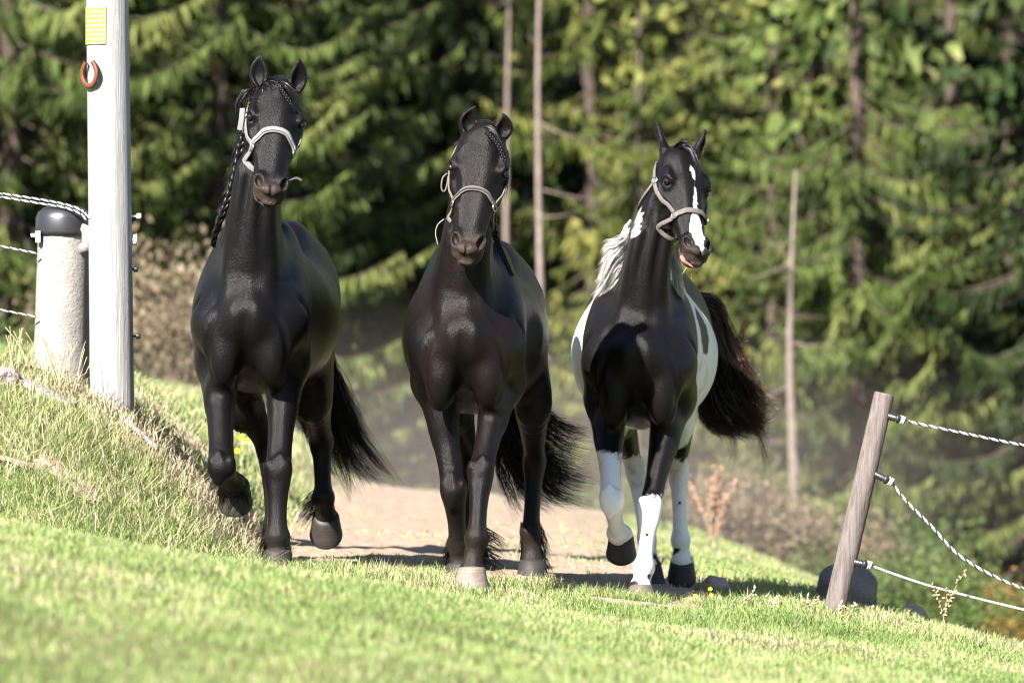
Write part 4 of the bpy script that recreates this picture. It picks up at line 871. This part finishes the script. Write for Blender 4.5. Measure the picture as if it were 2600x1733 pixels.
# ---- halters
HL = dict(one=('pale grey halter with broad padded noseband on the tallest black horse', .031, .45, .57, .62),
          two=('weathered narrow halter with stitched noseband on the brown-tinged black horse', .022, .50, .59, .64),
          three=('taupe webbing halter with square rings on the pinto horse', .026, .60, .62, .66))
for key in HORSES:
    I = GROWN[key][2]; hd, bvh, l, n, a = I['hd'], I['bvh'], I['l'], I['n'], I['a']; lab, wd, s_top, s_side, s_chin = HL[key]
    o = I['hd'](0, 0, .5); rt = thing('halter', tuple(o), lab, 'halter', 'halters worn by the horses'); m = M_web[key]
    th = np.linspace(-.08*math.pi, 1.08*math.pi, 46); s_n = s_top + (s_side - s_top)*(1 - np.clip(np.sin(th), 0, 1))
    P_, N_ = snap(bvh, [hd(.15*math.cos(t), .13*math.sin(t), s_) for t, s_ in zip(th, s_n)], .005); mb = MB(); strap(mb, P_, N_, wd, .006)
    nb = setpar(link('noseband', mb.mesh('noseband'), m), rt)
    if key != 'three':
        mb = MB(); strap(mb, P_ + N_*.005, N_, wd*.42, .006); ri = link('padding', mb.mesh('padding'), M_ridge if key == 'one' else M_webd); ri.parent = nb
    th2 = np.linspace(1.06*math.pi, 1.94*math.pi, 26); P2, N2 = snap(bvh, [hd(.14*math.cos(t), .15*math.sin(t), s_side + (s_chin - s_side)*math.sin((t - 1.06*math.pi)/.88)) for t in th2], .005); mb = MB(); strap(mb, P2, N2, wd*.8, .005); setpar(link('chin_strap', mb.mesh('chin_strap'), m), rt)
    for s in (-1, 1):
        r_pt = hd(s*.15, .02, s_side); pts = resamp([r_pt, hd(s*.15, -.01, .5), hd(s*.16, -.02, .38), hd(s*.16, -.035, .22), hd(s*.13, -.05, .07)], 30)
        P3, N3 = snap(bvh, pts, .005); mb = MB(); strap(mb, P3, N3, wd*.8, .005); setpar(link('cheek_strap', mb.mesh('cheek_strap'), m), rt)
        pts = resamp([hd(s*.16, -.03, .24), hd(s*.14, -.10, .30), hd(s*.10, -.19, .34), hd(s*.03, -.24, .36)], 20); P4, N4 = snap(bvh, pts, .006); mb = MB(); strap(mb, P4, N4, wd*.7, .005); setpar(link('throat_strap', mb.mesh('throat_strap'), m), rt)
        # line from the noseband ring down to the chin
        for nm_, pp in (('ring', r_pt), ('ring', hd(s*.16, -.028, .24))):
            c_, n_ = snap(bvh, [pp, pp, pp], .009); mb = MB(); ringmesh(mb, c_[1], n_[1], .017, .0032); setpar(link(nm_, mb.mesh('ring'), M_metal), rt)
    P5, N5 = snap(bvh, resamp([hd(-.13, -.05, .07), hd(-.09, -.10, -.03), hd(0, -.14, -.08), hd(.09, -.10, -.03), hd(.13, -.05, .07)], 26), .005); mb = MB(); strap(mb, P5, N5, wd*.8, .005); setpar(link('crownpiece', mb.mesh('crownpiece'), m), rt)
    if key == 'one':      # loose strap ends
        mb = MB(); p = resamp(G((718,462,-.12),(735,458,-.17),(752,452,-.18),(766,458,-.18)), 14); strap(mb, p, np.tile([0, -.35, .94], (14, 1)), .026, .003); setpar(link('strap_end', mb.mesh('strap_end'), M_webd), rt)
        mb = MB(); p = resamp(G((616,275,-.02),(613,305,-.03),(609,330,-.03)), 10); strap(mb, p, np.tile([-.5, -.85, 0], (10, 1)), .028, .003); setpar(link('strap_end', mb.mesh('strap_end'), m), rt)
    if key == 'two':
        mb = MB(); mb.tube(resamp(G((1128,556,-.06),(1112,570,-.06),(1106,592,-.06),(1112,622,-.06)), 16), .0028, 6); setpar(link('tie_loop', mb.mesh('tie_loop'), M_ridge), rt)
        mb = MB(); mb.tube(resamp(G((1136,440,-.05),(1124,452,-.06),(1121,478,-.06),(1128,487,-.06),(1135,470,-.06),(1138,448,-.05)), 20), .0042, 6); setpar(link('tie_loop', mb.mesh('tie_loop'), m), rt)
# ---------------------------------------------------------------- pole, posts, ropes
def woodmat(name, a, b, grain=1.0):
    m = NT(name); f = m.noise(m.coord((26*grain, 26*grain, .9)), 3, 6, .6); g = m.noise(m.coord((90, 90, 3)), 3, 3); k = m.noise(m.coord(), 5, 4)
    col = m.mix(m.ramp(f, [(.36, (0, 0, 0)), (.62, (1, 1, 1))]), a, b); col = m.mix(m.ramp(g, [(.60, (0, 0, 0)), (.74, (1, 1, 1))]), col, tuple(min(1, q*1.35) for q in b)); col = m.mix(m.math('MULTIPLY', k, .35), col, a)
    m.base(col, .85, .25); m.bump(m.math('ADD', f, g), .7, .006); return m.m
M_pole = woodmat('silvered_pole_wood', (.20, .195, .19), (.31, .305, .298)); M_post = woodmat('weathered_post_wood', (.075, .06, .056), (.15, .125, .115), .8)
def concmat():
    m = NT('weathered_concrete'); v = m.coord(); a = m.noise(v, 9, 6); b = m.noise(v, 60, 5, .65); c = m.noise(v, 16, 3); col = m.mix(a, (.18, .165, .15), (.27, .25, .235)); col = m.mix(m.ramp(b, [(.60, (0, 0, 0)), (.72, (1, 1, 1))]), col, (.12, .11, .10)); col = m.mix(m.ramp(c, [(.70, (0, 0, 0)), (.76, (1, 1, 1))]), col, (.62, .25, .08)); m.base(col, .9, .2); m.bump(m.math('ADD', a, b), .7, .012); return m.m
M_conc = concmat(); M_black = plain('black_plastic', (.018, .018, .020), .38, .5); M_white = plain('white_plastic', (.62, .62, .60), .5, .4); M_rust = plain('rusty_iron', (.13, .045, .025), .6, .4, .35)
M_ropew = plain('white_rope', (.42, .41, .395), .8, .25); M_roped = plain('dark_rope', (.03, .03, .034), .8, .25)
def turned(name, base, axis, rows, n=28, wob=0.0, seed=0):
    """round timber: rows of (height, radius)"""
    ax = norm(axis); u = norm(np.cross(ax, [0, 1.0, 0.01])); v = np.cross(ax, u); r = np.random.default_rng(seed); th = np.arange(n)*2*math.pi/n; wv = 1 + wob*np.sin(th*3 + 1) + wob*.6*np.sin(th*7 + 2); V = []
    for h_, rad in rows: V.append(base + ax*h_ + rad*((np.cos(th)*wv)[:, None]*u + (np.sin(th)*wv)[:, None]*v))
    m = len(rows); i = np.arange(m - 1)[:, None]*n; j = np.arange(n)[None]; k = (j + 1) % n; F4 = np.stack([i+j, i+k, i+n+k, i+n+j], -1).reshape(-1, 4); c = np.vstack([base + ax*rows[0][0], base + ax*rows[-1][0]])
    f3 = [(m*n, (q+1) % n, q) for q in range(n)] + [(m*n + 1, (m-1)*n + q, (m-1)*n + (q+1) % n) for q in range(n)]; mb = MB(); mb.add(np.vstack(V + [c]), F4, f3); me = mb.mesh(name); return me
# tall pole
pb = PX(286, 1003, 1.55); pr = .108; pg = float(H(pb[0], pb[1])); rt = thing('wooden_pole', (pb[0], pb[1], pg), 'tall silvery grey wooden pole with horseshoe and yellow notice', 'pole')
lean = norm([-.012, 0, 1]); rows = [(h_, pr*(1 - .022*h_)) for h_ in np.linspace(-.5, 5.6, 24)]; setpar(link('shaft', turned('pole', np.array([pb[0], pb[1], pg]), lean, rows, 40, .012, 1), M_pole), rt)
for sx, sy, m_, w_, h_ in ((353, 549, M_white, .016, .016), (343, 609, M_white, .010, .032), (345, 683, M_black, .012, .018), (351, 853, M_black, .016, .016)):
    c = PX(sx, sy, 1.55); mb = MB(); ax = np.array([1.0, 0, 0]); mb.tube(np.stack([c - ax*(c[0] - pb[0] - .06), c - ax*.012]), .006, 8); mb.tube([c - ax*.012, c - ax*.006, c, c + ax*.006, c + ax*.012], [h_*.6, h_, h_*.75, h_, h_*.5], 12); setpar(link('insulator', mb.mesh('insulator'), m_), rt)
# concrete post
cb = PX(155, 900, 1.75); cg = float(H(cb[0], cb[1])); rt2 = thing('concrete_post', (cb[0], cb[1], cg), 'thick pale concrete post with black cap beside the wooden pole', 'post'); top = PX(165, 560, 1.75)[2] - cg
setpar(link('shaft', turned('concrete_post', np.array([cb[0], cb[1], cg]), norm([.02, 0, 1]), [(-.4, .142), (0, .139), (top*.5, .133), (top - .02, .127), (top, .120)], 16, .0, 2), M_conc), rt2)
setpar(link('cap', turned('cap', np.array([cb[0] + .02*top, cb[1], cg + top]), norm([.02, 0, 1]), [(-.075, .136), (-.055, .139), (.01, .139), (.04, .128), (.062, .10), (.075, .06), (.078, .01)], 28, .01, 3), M_black), rt2)
c = PX(222, 605, 1.66); mb = MB(); mb.tube([c + np.array([-.03, 0, .055]), c + np.array([0, 0, .045]), c + np.array([.012, 0, 0]), c + np.array([0, 0, -.04]), c + np.array([-.04, 0, -.06])], [.02, .036, .042, .036, .02], 10); setpar(link('lug', mb.mesh('lug'), M_conc), rt2)
c = PX(97, 601, 1.66); mb = MB(); mb.box(c, (.012, 0, 0), (0, .02, 0), (0, 0, .028)); mb.tube([c + np.array([-.035, -.01, .006]), c + np.array([0, -.01, .006])], .010, 8); setpar(link('clamp', mb.mesh('clamp', False), plain('grey_clamp', (.35, .38, .42), .5)), rt2)
# yellow notice bent round the pole
def noticemat():
    m = NT('yellow_notice'); v = m.coord(out='UV'); b = m.n('ShaderNodeTexBrick'); b.inputs['Scale'].default_value = 5.0; b.inputs['Color1'].default_value = (.4, .3, .03, 1); b.inputs['Color2'].default_value = (.74, .60, .12, 1); b.inputs['Mortar'].default_value = (.74, .68, .42, 1); b.inputs['Mortar Size'].default_value = .03; m.l(v, b.inputs['Vector'])
    wv = m.n('ShaderNodeTexWave', wave_type='BANDS', bands_direction='Z'); wv.inputs['Scale'].default_value = 14; wv.inputs['Distortion'].default_value = 3; wv.inputs['Detail Scale'].default_value = 9; m.l(m.coord(), wv.inputs['Vector']); m.base(m.mix(m.ramp(wv.outputs['Fac'], [(.45, (0, 0, 0)), (.7, (1, 1, 1))]), (.40, .32, .035), (.42, .37, .16)), .6, .3); return m.m
def on_pole(sx, sy, off=.004):
    c = PX(sx, sy, 1.55); cx_ = pb[0] + lean[0]/lean[2]*(c[2] - pg); r_ = pr*(1 - .022*(c[2] - pg)) + off; return cx_, c[2], r_
cx0, z0_, r0_ = on_pole(252, 114, .005); _, z1_, _ = on_pole(252, 19); a0 = -math.pi*.5 - 1.62; a1 = -math.pi*.5 - .05; V = []; F4 = []; ks = 12; 
for zz, kz in ((z0_, 0), (z0_ + (z1_ - z0_)*.5, 1), (z1_, 2)):
    for off in (0, .002):
        for k in range(ks + 1): th = a0 + (a1 - a0)*k/ks; V.append((cx0 + (r0_ + off)*math.cos(th), pb[1] + (r0_ + off)*math.sin(th), zz))
nn = ks + 1
for lv in range(2):
    for k in range(ks): o_ = (lv*2 + 1)*nn + k; F4.append((o_, o_ + 1, o_ + 1 + 2*nn, o_ + 2*nn)); o2 = lv*2*nn + k; F4.append((o2 + 1, o2, o2 + 2*nn, o2 + 2*nn + 1))
mb = MB(); mb.add(V, F4); link('notice', mb.mesh('notice'), noticemat(), None, 'small faded yellow notice fixed round the wooden pole', 'notice')
# horseshoe hung on the pole
cx1, z1c, r1_ = on_pole(238, 187, .012); dirn = norm([-.72, -.69, 0]); tang = norm(np.cross([0, 0, 1.0], dirn)); cc = np.array([cx1, pb[1], z1c]) + dirn*(r1_ + .004); th = np.linspace(-math.pi*.5 - 2.55, -math.pi*.5 + 2.55, 34); mb = MB()
pth = np.stack([cc + tang*(.056*math.cos(t)*(1.0 if math.sin(t) < 0 else 1 - .28*math.sin(t))) + np.array([0, 0, .064*math.sin(t)]) for t in th]); Nn = np.tile(dirn, (34, 1)); strap(mb, pth, Nn, .023, .010); link('horseshoe', mb.mesh('horseshoe'), M_rust, None, 'rusty horseshoe hung on the wooden pole with its ends up', 'horseshoe')
# ropes
def rope(path, rad, label, group, n_per=.010, mix=(0, 0, 1), wraps=None):
    p = catmull(path, 24); d = np.concatenate([[0], np.cumsum(np.linalg.norm(np.diff(p, axis=0), axis=1))]); n = int(d[-1]/n_per); s_ = np.linspace(0, d[-1], n); q = np.stack([np.interp(s_, d, p[:, c]) for c in range(3)], -1)
    t = np.gradient(q, axis=0); t /= np.linalg.norm(t, axis=1)[:, None]; u = np.cross(t, [0, 1.0, .05]); u /= np.linalg.norm(u, axis=1)[:, None]; v = np.cross(t, u); o = thing('fence_rope', tuple(q[0]), label, 'rope', group)
    for k, dk in enumerate(mix):
        ph = s_/.030*2*math.pi/1.6 + k*2*math.pi/len(mix); mb = MB(); mb.tube(q + (u*np.cos(ph)[:, None] + v*np.sin(ph)[:, None])*rad*.52, rad*.62, 6); setpar(link('strand', mb.mesh('strand'), M_roped if dk else M_ropew), o)
    return o
GL = 'ropes from the concrete post'
far = lambda sy, s: (-520, sy + s, 1.75)
rope([PX(*far(421, 0)), PX(-200, 462, 1.75), PX(0, 491, 1.75), PX(110, 508, 1.72), PX(165, 519, 1.66), PX(205, 533, 1.62), PX(228, 553, 1.5)], .0052, 'upper white rope running over the black cap of the concrete post', GL)
rope([PX(*far(428, 0)), PX(-200, 471, 1.72), PX(0, 500, 1.70), PX(110, 518, 1.66), PX(160, 526, 1.62), PX(200, 540, 1.58), PX(220, 558, 1.56)], .0052, 'second white rope resting on the front of the black cap', GL)
rope([PX(*far(545, 0)), PX(-200, 590, 1.7), PX(0, 625, 1.68), PX(94, 643, 1.64)], .005, 'white rope tied to the clamp on the concrete post', GL)
rope([PX(*far(690, 0)), PX(-200, 745, 1.7), PX(0, 786, 1.68), PX(92, 804, 1.64)], .0045, 'lowest white rope reaching the foot of the concrete post', GL)
# leaning fence post
fb = PX(2117, 1560, .25); ft = PX(2246, 1000, .25); fg = float(H(fb[0], fb[1])); ax_ = norm(ft - fb); FPL = np.linalg.norm(ft - fb)
def fence_post(base, label):
    r_ = thing('fence_post', tuple(base), label, 'post', 'posts of the rope fence'); rows = [(-.35, .052), (0, .0515), (FPL*.5, .050), (FPL - .01, .0475), (FPL + .004, .044)]; setpar(link('shaft', turned('post', np.asarray(base), ax_, rows, 26, .022, 5), M_post), r_); return r_
rt3 = fence_post(fb, 'grey weathered fence post leaning over the grass by the dark boulder')
IN = []
for sx, sy, tx, ty in ((2264, 1058, 2292, 1066), (2228, 1206, 2262, 1222), (2178, 1428, 2208, 1434)):
    a_, b_ = PX(sx, sy, .22), PX(tx, ty, .2); d = norm(b_ - a_); L_ = np.linalg.norm(b_ - a_); mb = MB(); s_ = np.linspace(0, 1, 13); mb.tube(a_ - d*.03 + (b_ - a_ + d*.02)*s_[:, None], [.007, .007, .012, .021, .012, .021, .012, .021, .012, .018, .023, .020, .010], 14); ringmesh(mb, b_, (0, 1.0, 0), .011, .005); setpar(link('insulator', mb.mesh('insulator'), M_black), rt3); IN.append(b_)
    mb = MB(); thk = np.linspace(0, 4*math.pi, 30); pv = norm(np.cross(d, [0, 1.0, 0])); mb.tube(b_ - d*.012 + d*(.02*np.linspace(0, 1, 30))[:, None] + .016*(np.cos(thk)[:, None]*pv + np.sin(thk)[:, None]*np.array([0, 1.0, 0])), .0045, 6); setpar(link('rope_knot', mb.mesh('rope_knot'), M_ropew), rt3)
fb2 = np.array([fb[0] + 2.55, fb[1] + .1, 0]); fb2[2] = float(H(fb2[0], fb2[1])); fence_post(fb2, 'grey weathered fence post further down the slope, outside the boulder')
lb = PX(-528, 900, 1.75); lb[2] = float(H(lb[0], lb[1])); hl = PX(-520, 415, 1.75)[2] - lb[2] + .06; rl = thing('fence_post', tuple(lb), 'grey wooden post holding the far ends of the ropes from the concrete post', 'post', 'posts of the rope fence'); setpar(link('shaft', turned('rope_post', lb, (0, 0, 1), [(-.3, .05), (0, .05), (hl*.6, .048), (hl, .045)], 20, .02, 8), M_post), rl)
GR = 'ropes of the leaning fence post'
rope([IN[0], PX(2340, 1077, .2), PX(2440, 1098, .2), PX(2600, 1130, .2), PX(2800, 1160, .22), PX(3020, 1200, .25), fb2 + ax_*.86*FPL], .0068, 'taut white and black top rope tied to the leaning fence post', GR)
rope([IN[1], PX(2300, 1270, .2), PX(2364, 1334, .2), PX(2449, 1419, .2), PX(2600, 1494, .2), PX(2800, 1545, .22), PX(3020, 1540, .25), fb2 + ax_*.55*FPL], .0068, 'sagging white and black middle rope of the leaning fence post', GR)
rope([IN[2], PX(2300, 1467, .2), PX(2399, 1497, .2), PX(2600, 1547, .2), PX(2800, 1590, .22), PX(3020, 1630, .25), fb2 + ax_*.2*FPL], .0058, 'lowest white rope tied to the leaning fence post near the grass', GR, .010, (0, 0, 0))
# ---------------------------------------------------------------- stones, boards, weeds, flowers
def stonemat(name, a, b):
    m = NT(name); v = m.coord(); f = m.noise(v, 7, 6, .6); g = m.noise(v, 55, 5); m.base(m.mix(m.math('MULTIPLY', f, m.math('ADD', g, .4)), a, b), .9, .2); m.bump(m.math('ADD', f, g), .8, .02); return m.m
M_dark = stonemat('dark_boulder', (.09, .082, .078), (.24, .21, .195)); M_palest = stonemat('pale_stone', (.22, .18, .15), (.40, .34, .29)); M_pink = stonemat('pinkish_stone', (.22, .17, .155), (.36, .30, .275))
def stone(c, r, mat, label, seed, sink=.3, name='stone'):
    bm = bmesh.new(); bmesh.ops.create_icosphere(bm, subdivisions=4, radius=1.0); off = Vector((seed*3.1, seed*1.7, seed)); facets = [Vector(norm(np.random.default_rng(seed*10 + i).normal(0, 1, 3))) for i in range(9)]
    for v in bm.verts:
        d = v.co.normalized(); s_ = 1.0
        for f_ in facets: s_ = min(s_, .86/max(.01, d.dot(f_)) if d.dot(f_) > .62 else 9)
        s_ = min(s_, 1.15)*(1 + .12*mnoise.noise(d*1.6 + off) + .04*mnoise.noise(d*6 + off)); v.co = Vector((d.x*s_*r[0], d.y*s_*r[1], d.z*s_*r[2]))
    me = bpy.data.meshes.new(name); bm.to_mesh(me); bm.free(); me.polygons.foreach_set('use_smooth', [True]*len(me.polygons)); o = link(name, me, mat, None, label, 'rock'); z = float(H(c[0], c[1])); o.location = (c[0], c[1], z + r[2]*(1 - 2*sink)*.6); o.rotation_euler = (0, 0, seed); return o
stone((1.735, 3.2), (.175, .14, .15), M_dark, 'rounded dark grey boulder behind the leaning fence post', 3, .12, 'boulder')
stone((PX(2315, 1530, 3.4)[0], 3.4), (.10, .07, .065), M_palest, 'pale angular stone downhill of the dark boulder', 5, .2)
stone((PX(1815, 1470, 2.6)[0], 2.6), (.085, .06, .06), M_palest, 'pale stone at the path edge beside the pinto horse', 7, .2)
stone((PX(1010, 1443, .9)[0], .85), (.11, .06, .03), M_palest, 'flat pale stone on the path edge between the black horses', 9, .25)
stone((PX(8, 1005, .9)[0], .9), (.09, .08, .06), M_pink, 'pinkish stone on the grass bank by the weathered board', 11, .2)
stone((PX(640, 1165, 8)[0], 8), (.16, .12, .07), M_palest, 'pale stone far along the path behind the tallest horse', 13, .2)
def bar(name, a_, b_, w_, t_, mat, label, cat, round_=False):
    a_, b_ = np.array(a_), np.array(b_); mb = MB(); d = norm(b_ - a_)
    if round_: mb.tube(np.stack([a_ + (b_ - a_)*k for k in (0, .3, .6, .85, 1)]), [w_, w_, w_*.98, w_, w_], 12)
    else:
        s_ = norm(np.cross(d, [0, 0, 1.0])); u_ = np.cross(s_, d); L_ = np.linalg.norm(b_ - a_); rg_ = np.linspace(0, 1, 9); rr = np.random.default_rng(4); V = []
        for k in rg_:
            c = a_ + (b_ - a_)*k; ww = w_*(1 - .12*rr.random()) * (1 if 0 < k < 1 else .8); V += [c - s_*ww - u_*t_, c + s_*ww - u_*t_, c + s_*ww*.95 + u_*t_, c - s_*ww*.95 + u_*t_]
        i = np.arange(8)[:, None]*4; j = np.arange(4)[None]; F4 = np.stack([i + j, i + (j+1) % 4, i + 4 + (j+1) % 4, i + 4 + j], -1).reshape(-1, 4).tolist() + [(3, 2, 1, 0), (32, 33, 34, 35)]; mb.add(V, F4)
    return link(name, mb.mesh(name, round_), mat, None, label, cat)
def on_g(sx, sy, y, up): p = PX(sx, sy, y); p[2] = float(H(p[0], p[1])) + up; return p
bar('board', on_g(-20, 960, 1.0, .045), on_g(185, 1010, .8, .015), .045, .012, M_conc, 'weathered pale board lying on the grass bank', 'board')
bar('pipe', on_g(318, 1040, 1.1, .03), on_g(400, 1050, 1.05, .04), .014, .014, M_conc, 'short pale pipe end lying on the bank below the pole', 'pipe', True)
M_straw = plain('dry_straw', (.42, .33, .20), .8, .2); M_weed = plain('dry_weed', (.30, .19, .12), .85, .2)
def weed(p, h_, nb, seed, label, mat, group, spread=.25, name='dry_weed', fluff=0):
    r = np.random.default_rng(seed); o = thing(name, tuple(p), label, 'plant', group); mb = MB(); hb = MB()
    for i in range(nb):
        d = np.array([r.normal(0, spread), r.normal(0, spread), 1]); L = h_*r.uniform(.6, 1.0); t = np.linspace(0, 1, 8)[:, None]; q = np.array(p) + np.array([r.normal(0, .012), r.normal(0, .012), -.01]) + d*L*t + np.array([r.normal(0, .06), r.normal(0, .06), 0])*L*t*t*2; mb.tube(q, .0032*(1 - .6*t[:, 0])*max(1, h_/.5), 5)
        for k in range(fluff):
            f = r.uniform(.45, 1.0); c = np.array([np.interp(f, t[:, 0], q[:, a]) for a in range(3)]); e = c + norm(r.normal(0, 1, 3) + np.array([0, 0, .5]))*r.uniform(.01, .03)*max(1, h_/.4); hb.tube([c, (c + e)/2 + r.normal(0, .003, 3), e], [.002, .007*max(1, h_/.5), .001], 4)
    setpar(link('stalks', mb.mesh('stalks'), mat), o)
    if fluff: setpar(link('seed_heads', hb.mesh('seed_heads'), mat, kind='stuff'), o)
def gp(sx, y): x = fx(sx, y) if False else (sx - 1300)/549.4*(CAMD + y)/CAMD; return (x, y, float(H(x, y)))
weed(gp(2405, .1), .36, 3, 1, 'thin dry thistle standing on the slope below the ropes', M_weed, None, .08, fluff=14)
weed(gp(1812, 11), .56, 10, 2, 'tall brown dock plant behind the pinto horse', M_weed, None, .16, 'dock_plant', 40)
for i, (sx, y, h_) in enumerate(((150, 1.2, .34), (120, 1.25, .28), (190, 1.2, .30), (40, 1.3, .26), (70, 1.4, .22))): weed(gp(sx, y), h_, 7, 20 + i, 'dry straw stalks leaning against the concrete post' if i < 3 else 'dry straw stalks on the bank left of the concrete post'.replace('left of', 'under the ropes by'), M_straw, 'straw by the concrete post' if i < 3 else 'straw under the ropes', .22, 'straw_tuft')
for i, (sx, y, h_) in enumerate(((2060, .15, .12), (2140, -.05, .11), (2210, .0, .10), (1975, .2, .1), (1880, .25, .11))): weed(gp(sx, y), h_, 4, 40 + i, 'seeding grass stalks at the foot of the leaning fence post' if i < 3 else 'seeding grass stalks at the path edge near the fence', M_straw, 'stalks at the fence post' if i < 3 else 'stalks at the path edge', .4, 'grass_stalk', 5)
M_yel = plain('yellow_petals', (.75, .52, .02), .6, .3); M_stem = plain('green_stem', (.07, .12, .03), .7, .3); M_pinkf = plain('pink_petals', (.62, .22, .36), .6, .3)
def flower(p, h_, mat, label, group, r_=.016):
    o = thing('flower', tuple(p), label, 'flower', group); p = np.array(p); mb = MB(); mb.tube([p, p + np.array([.004, 0, h_*.5]), p + np.array([0, 0, h_])], .0022, 5); setpar(link('stem', mb.mesh('stem'), M_stem), o); mb = MB(); c = p + np.array([0, -.004, h_])
    for k in range(9):
        a_ = k*2*math.pi/9; d = np.array([math.cos(a_), -.35, math.sin(a_)*.8]); s_ = norm(np.cross(d, [0, 1, 0]))*r_*.3; mb.add([c, c + d*r_*.6 + s_, c + d*r_, c + d*r_*.6 - s_], [(0, 1, 2, 3)])
    mb.tube([c + np.array([0, .003, 0]), c + np.array([0, -.006, 0])], [r_*.45, r_*.3], 8); setpar(link('petals', mb.mesh('petals'), mat), o)
for sx, y, h_ in ((612, 7.0, .12), (629, 7.1, .12), (601, 6.2, .08)): flower(gp(sx, y), h_, M_yel, 'yellow flower beside the path behind the tallest horse', 'yellow flowers on the bank', .02)
for sx, y, h_ in ((1803, .9, .09), (1806, .85, .06), (1766, .5, .05)): flower(gp(sx, y), h_, M_yel, 'yellow flower in the grass beside the pinto horse', 'yellow flowers by the pinto', .012)
for sx, y, h_ in ((130, 1.0, .1), (295, .95, .08), (312, .9, .07), (325, .95, .07)): flower(gp(sx, y), h_, M_pinkf, 'pink clover flower on the grass bank below the pole', 'pink flowers on the bank', .009)
# ---------------------------------------------------------------- dust hanging over the path
def dust_cloud():
    bm = bmesh.new(); bmesh.ops.create_icosphere(bm, subdivisions=3, radius=1.0); me = bpy.data.meshes.new('dust')
    for v in bm.verts: v.co *= 1 + .12*mnoise.noise(v.co*1.5)
    bm.to_mesh(me); bm.free(); m = bpy.data.materials.new('dust_air'); m.use_nodes = True; t = m.node_tree; t.nodes.clear(); out = t.nodes.new('ShaderNodeOutputMaterial'); pv = t.nodes.new('ShaderNodeVolumePrincipled'); pv.inputs['Color'].default_value = (.70, .60, .50, 1); pv.inputs['Anisotropy'].default_value = .2
    tc = t.nodes.new('ShaderNodeTexCoord'); gr = t.nodes.new('ShaderNodeTexGradient'); gr.gradient_type = 'QUADRATIC_SPHERE'; t.links.new(tc.outputs['Object'], gr.inputs['Vector']); ns = t.nodes.new('ShaderNodeTexNoise'); ns.inputs['Scale'].default_value = 2.2; ns.inputs['Detail'].default_value = 3; t.links.new(tc.outputs['Object'], ns.inputs['Vector'])
    a = t.nodes.new('ShaderNodeMath'); a.operation = 'MULTIPLY'; t.links.new(gr.outputs['Fac'], a.inputs[0]); t.links.new(ns.outputs['Fac'], a.inputs[1]); b = t.nodes.new('ShaderNodeMath'); b.operation = 'MULTIPLY'; b.inputs[1].default_value = .15; t.links.new(a.outputs[0], b.inputs[0]); t.links.new(b.outputs[0], pv.inputs['Density']); t.links.new(pv.outputs[0], out.inputs['Volume']); me.materials.append(m)
    o = link('dust', me, None, None, 'pale dust hanging low over the path behind the horses', 'dust', None, 'stuff'); o.location = (-.2, 12, .2); o.scale = (5.0, 9, 1.5); m.cycles.volume_step_rate = 4.0; return o
dust_cloud()
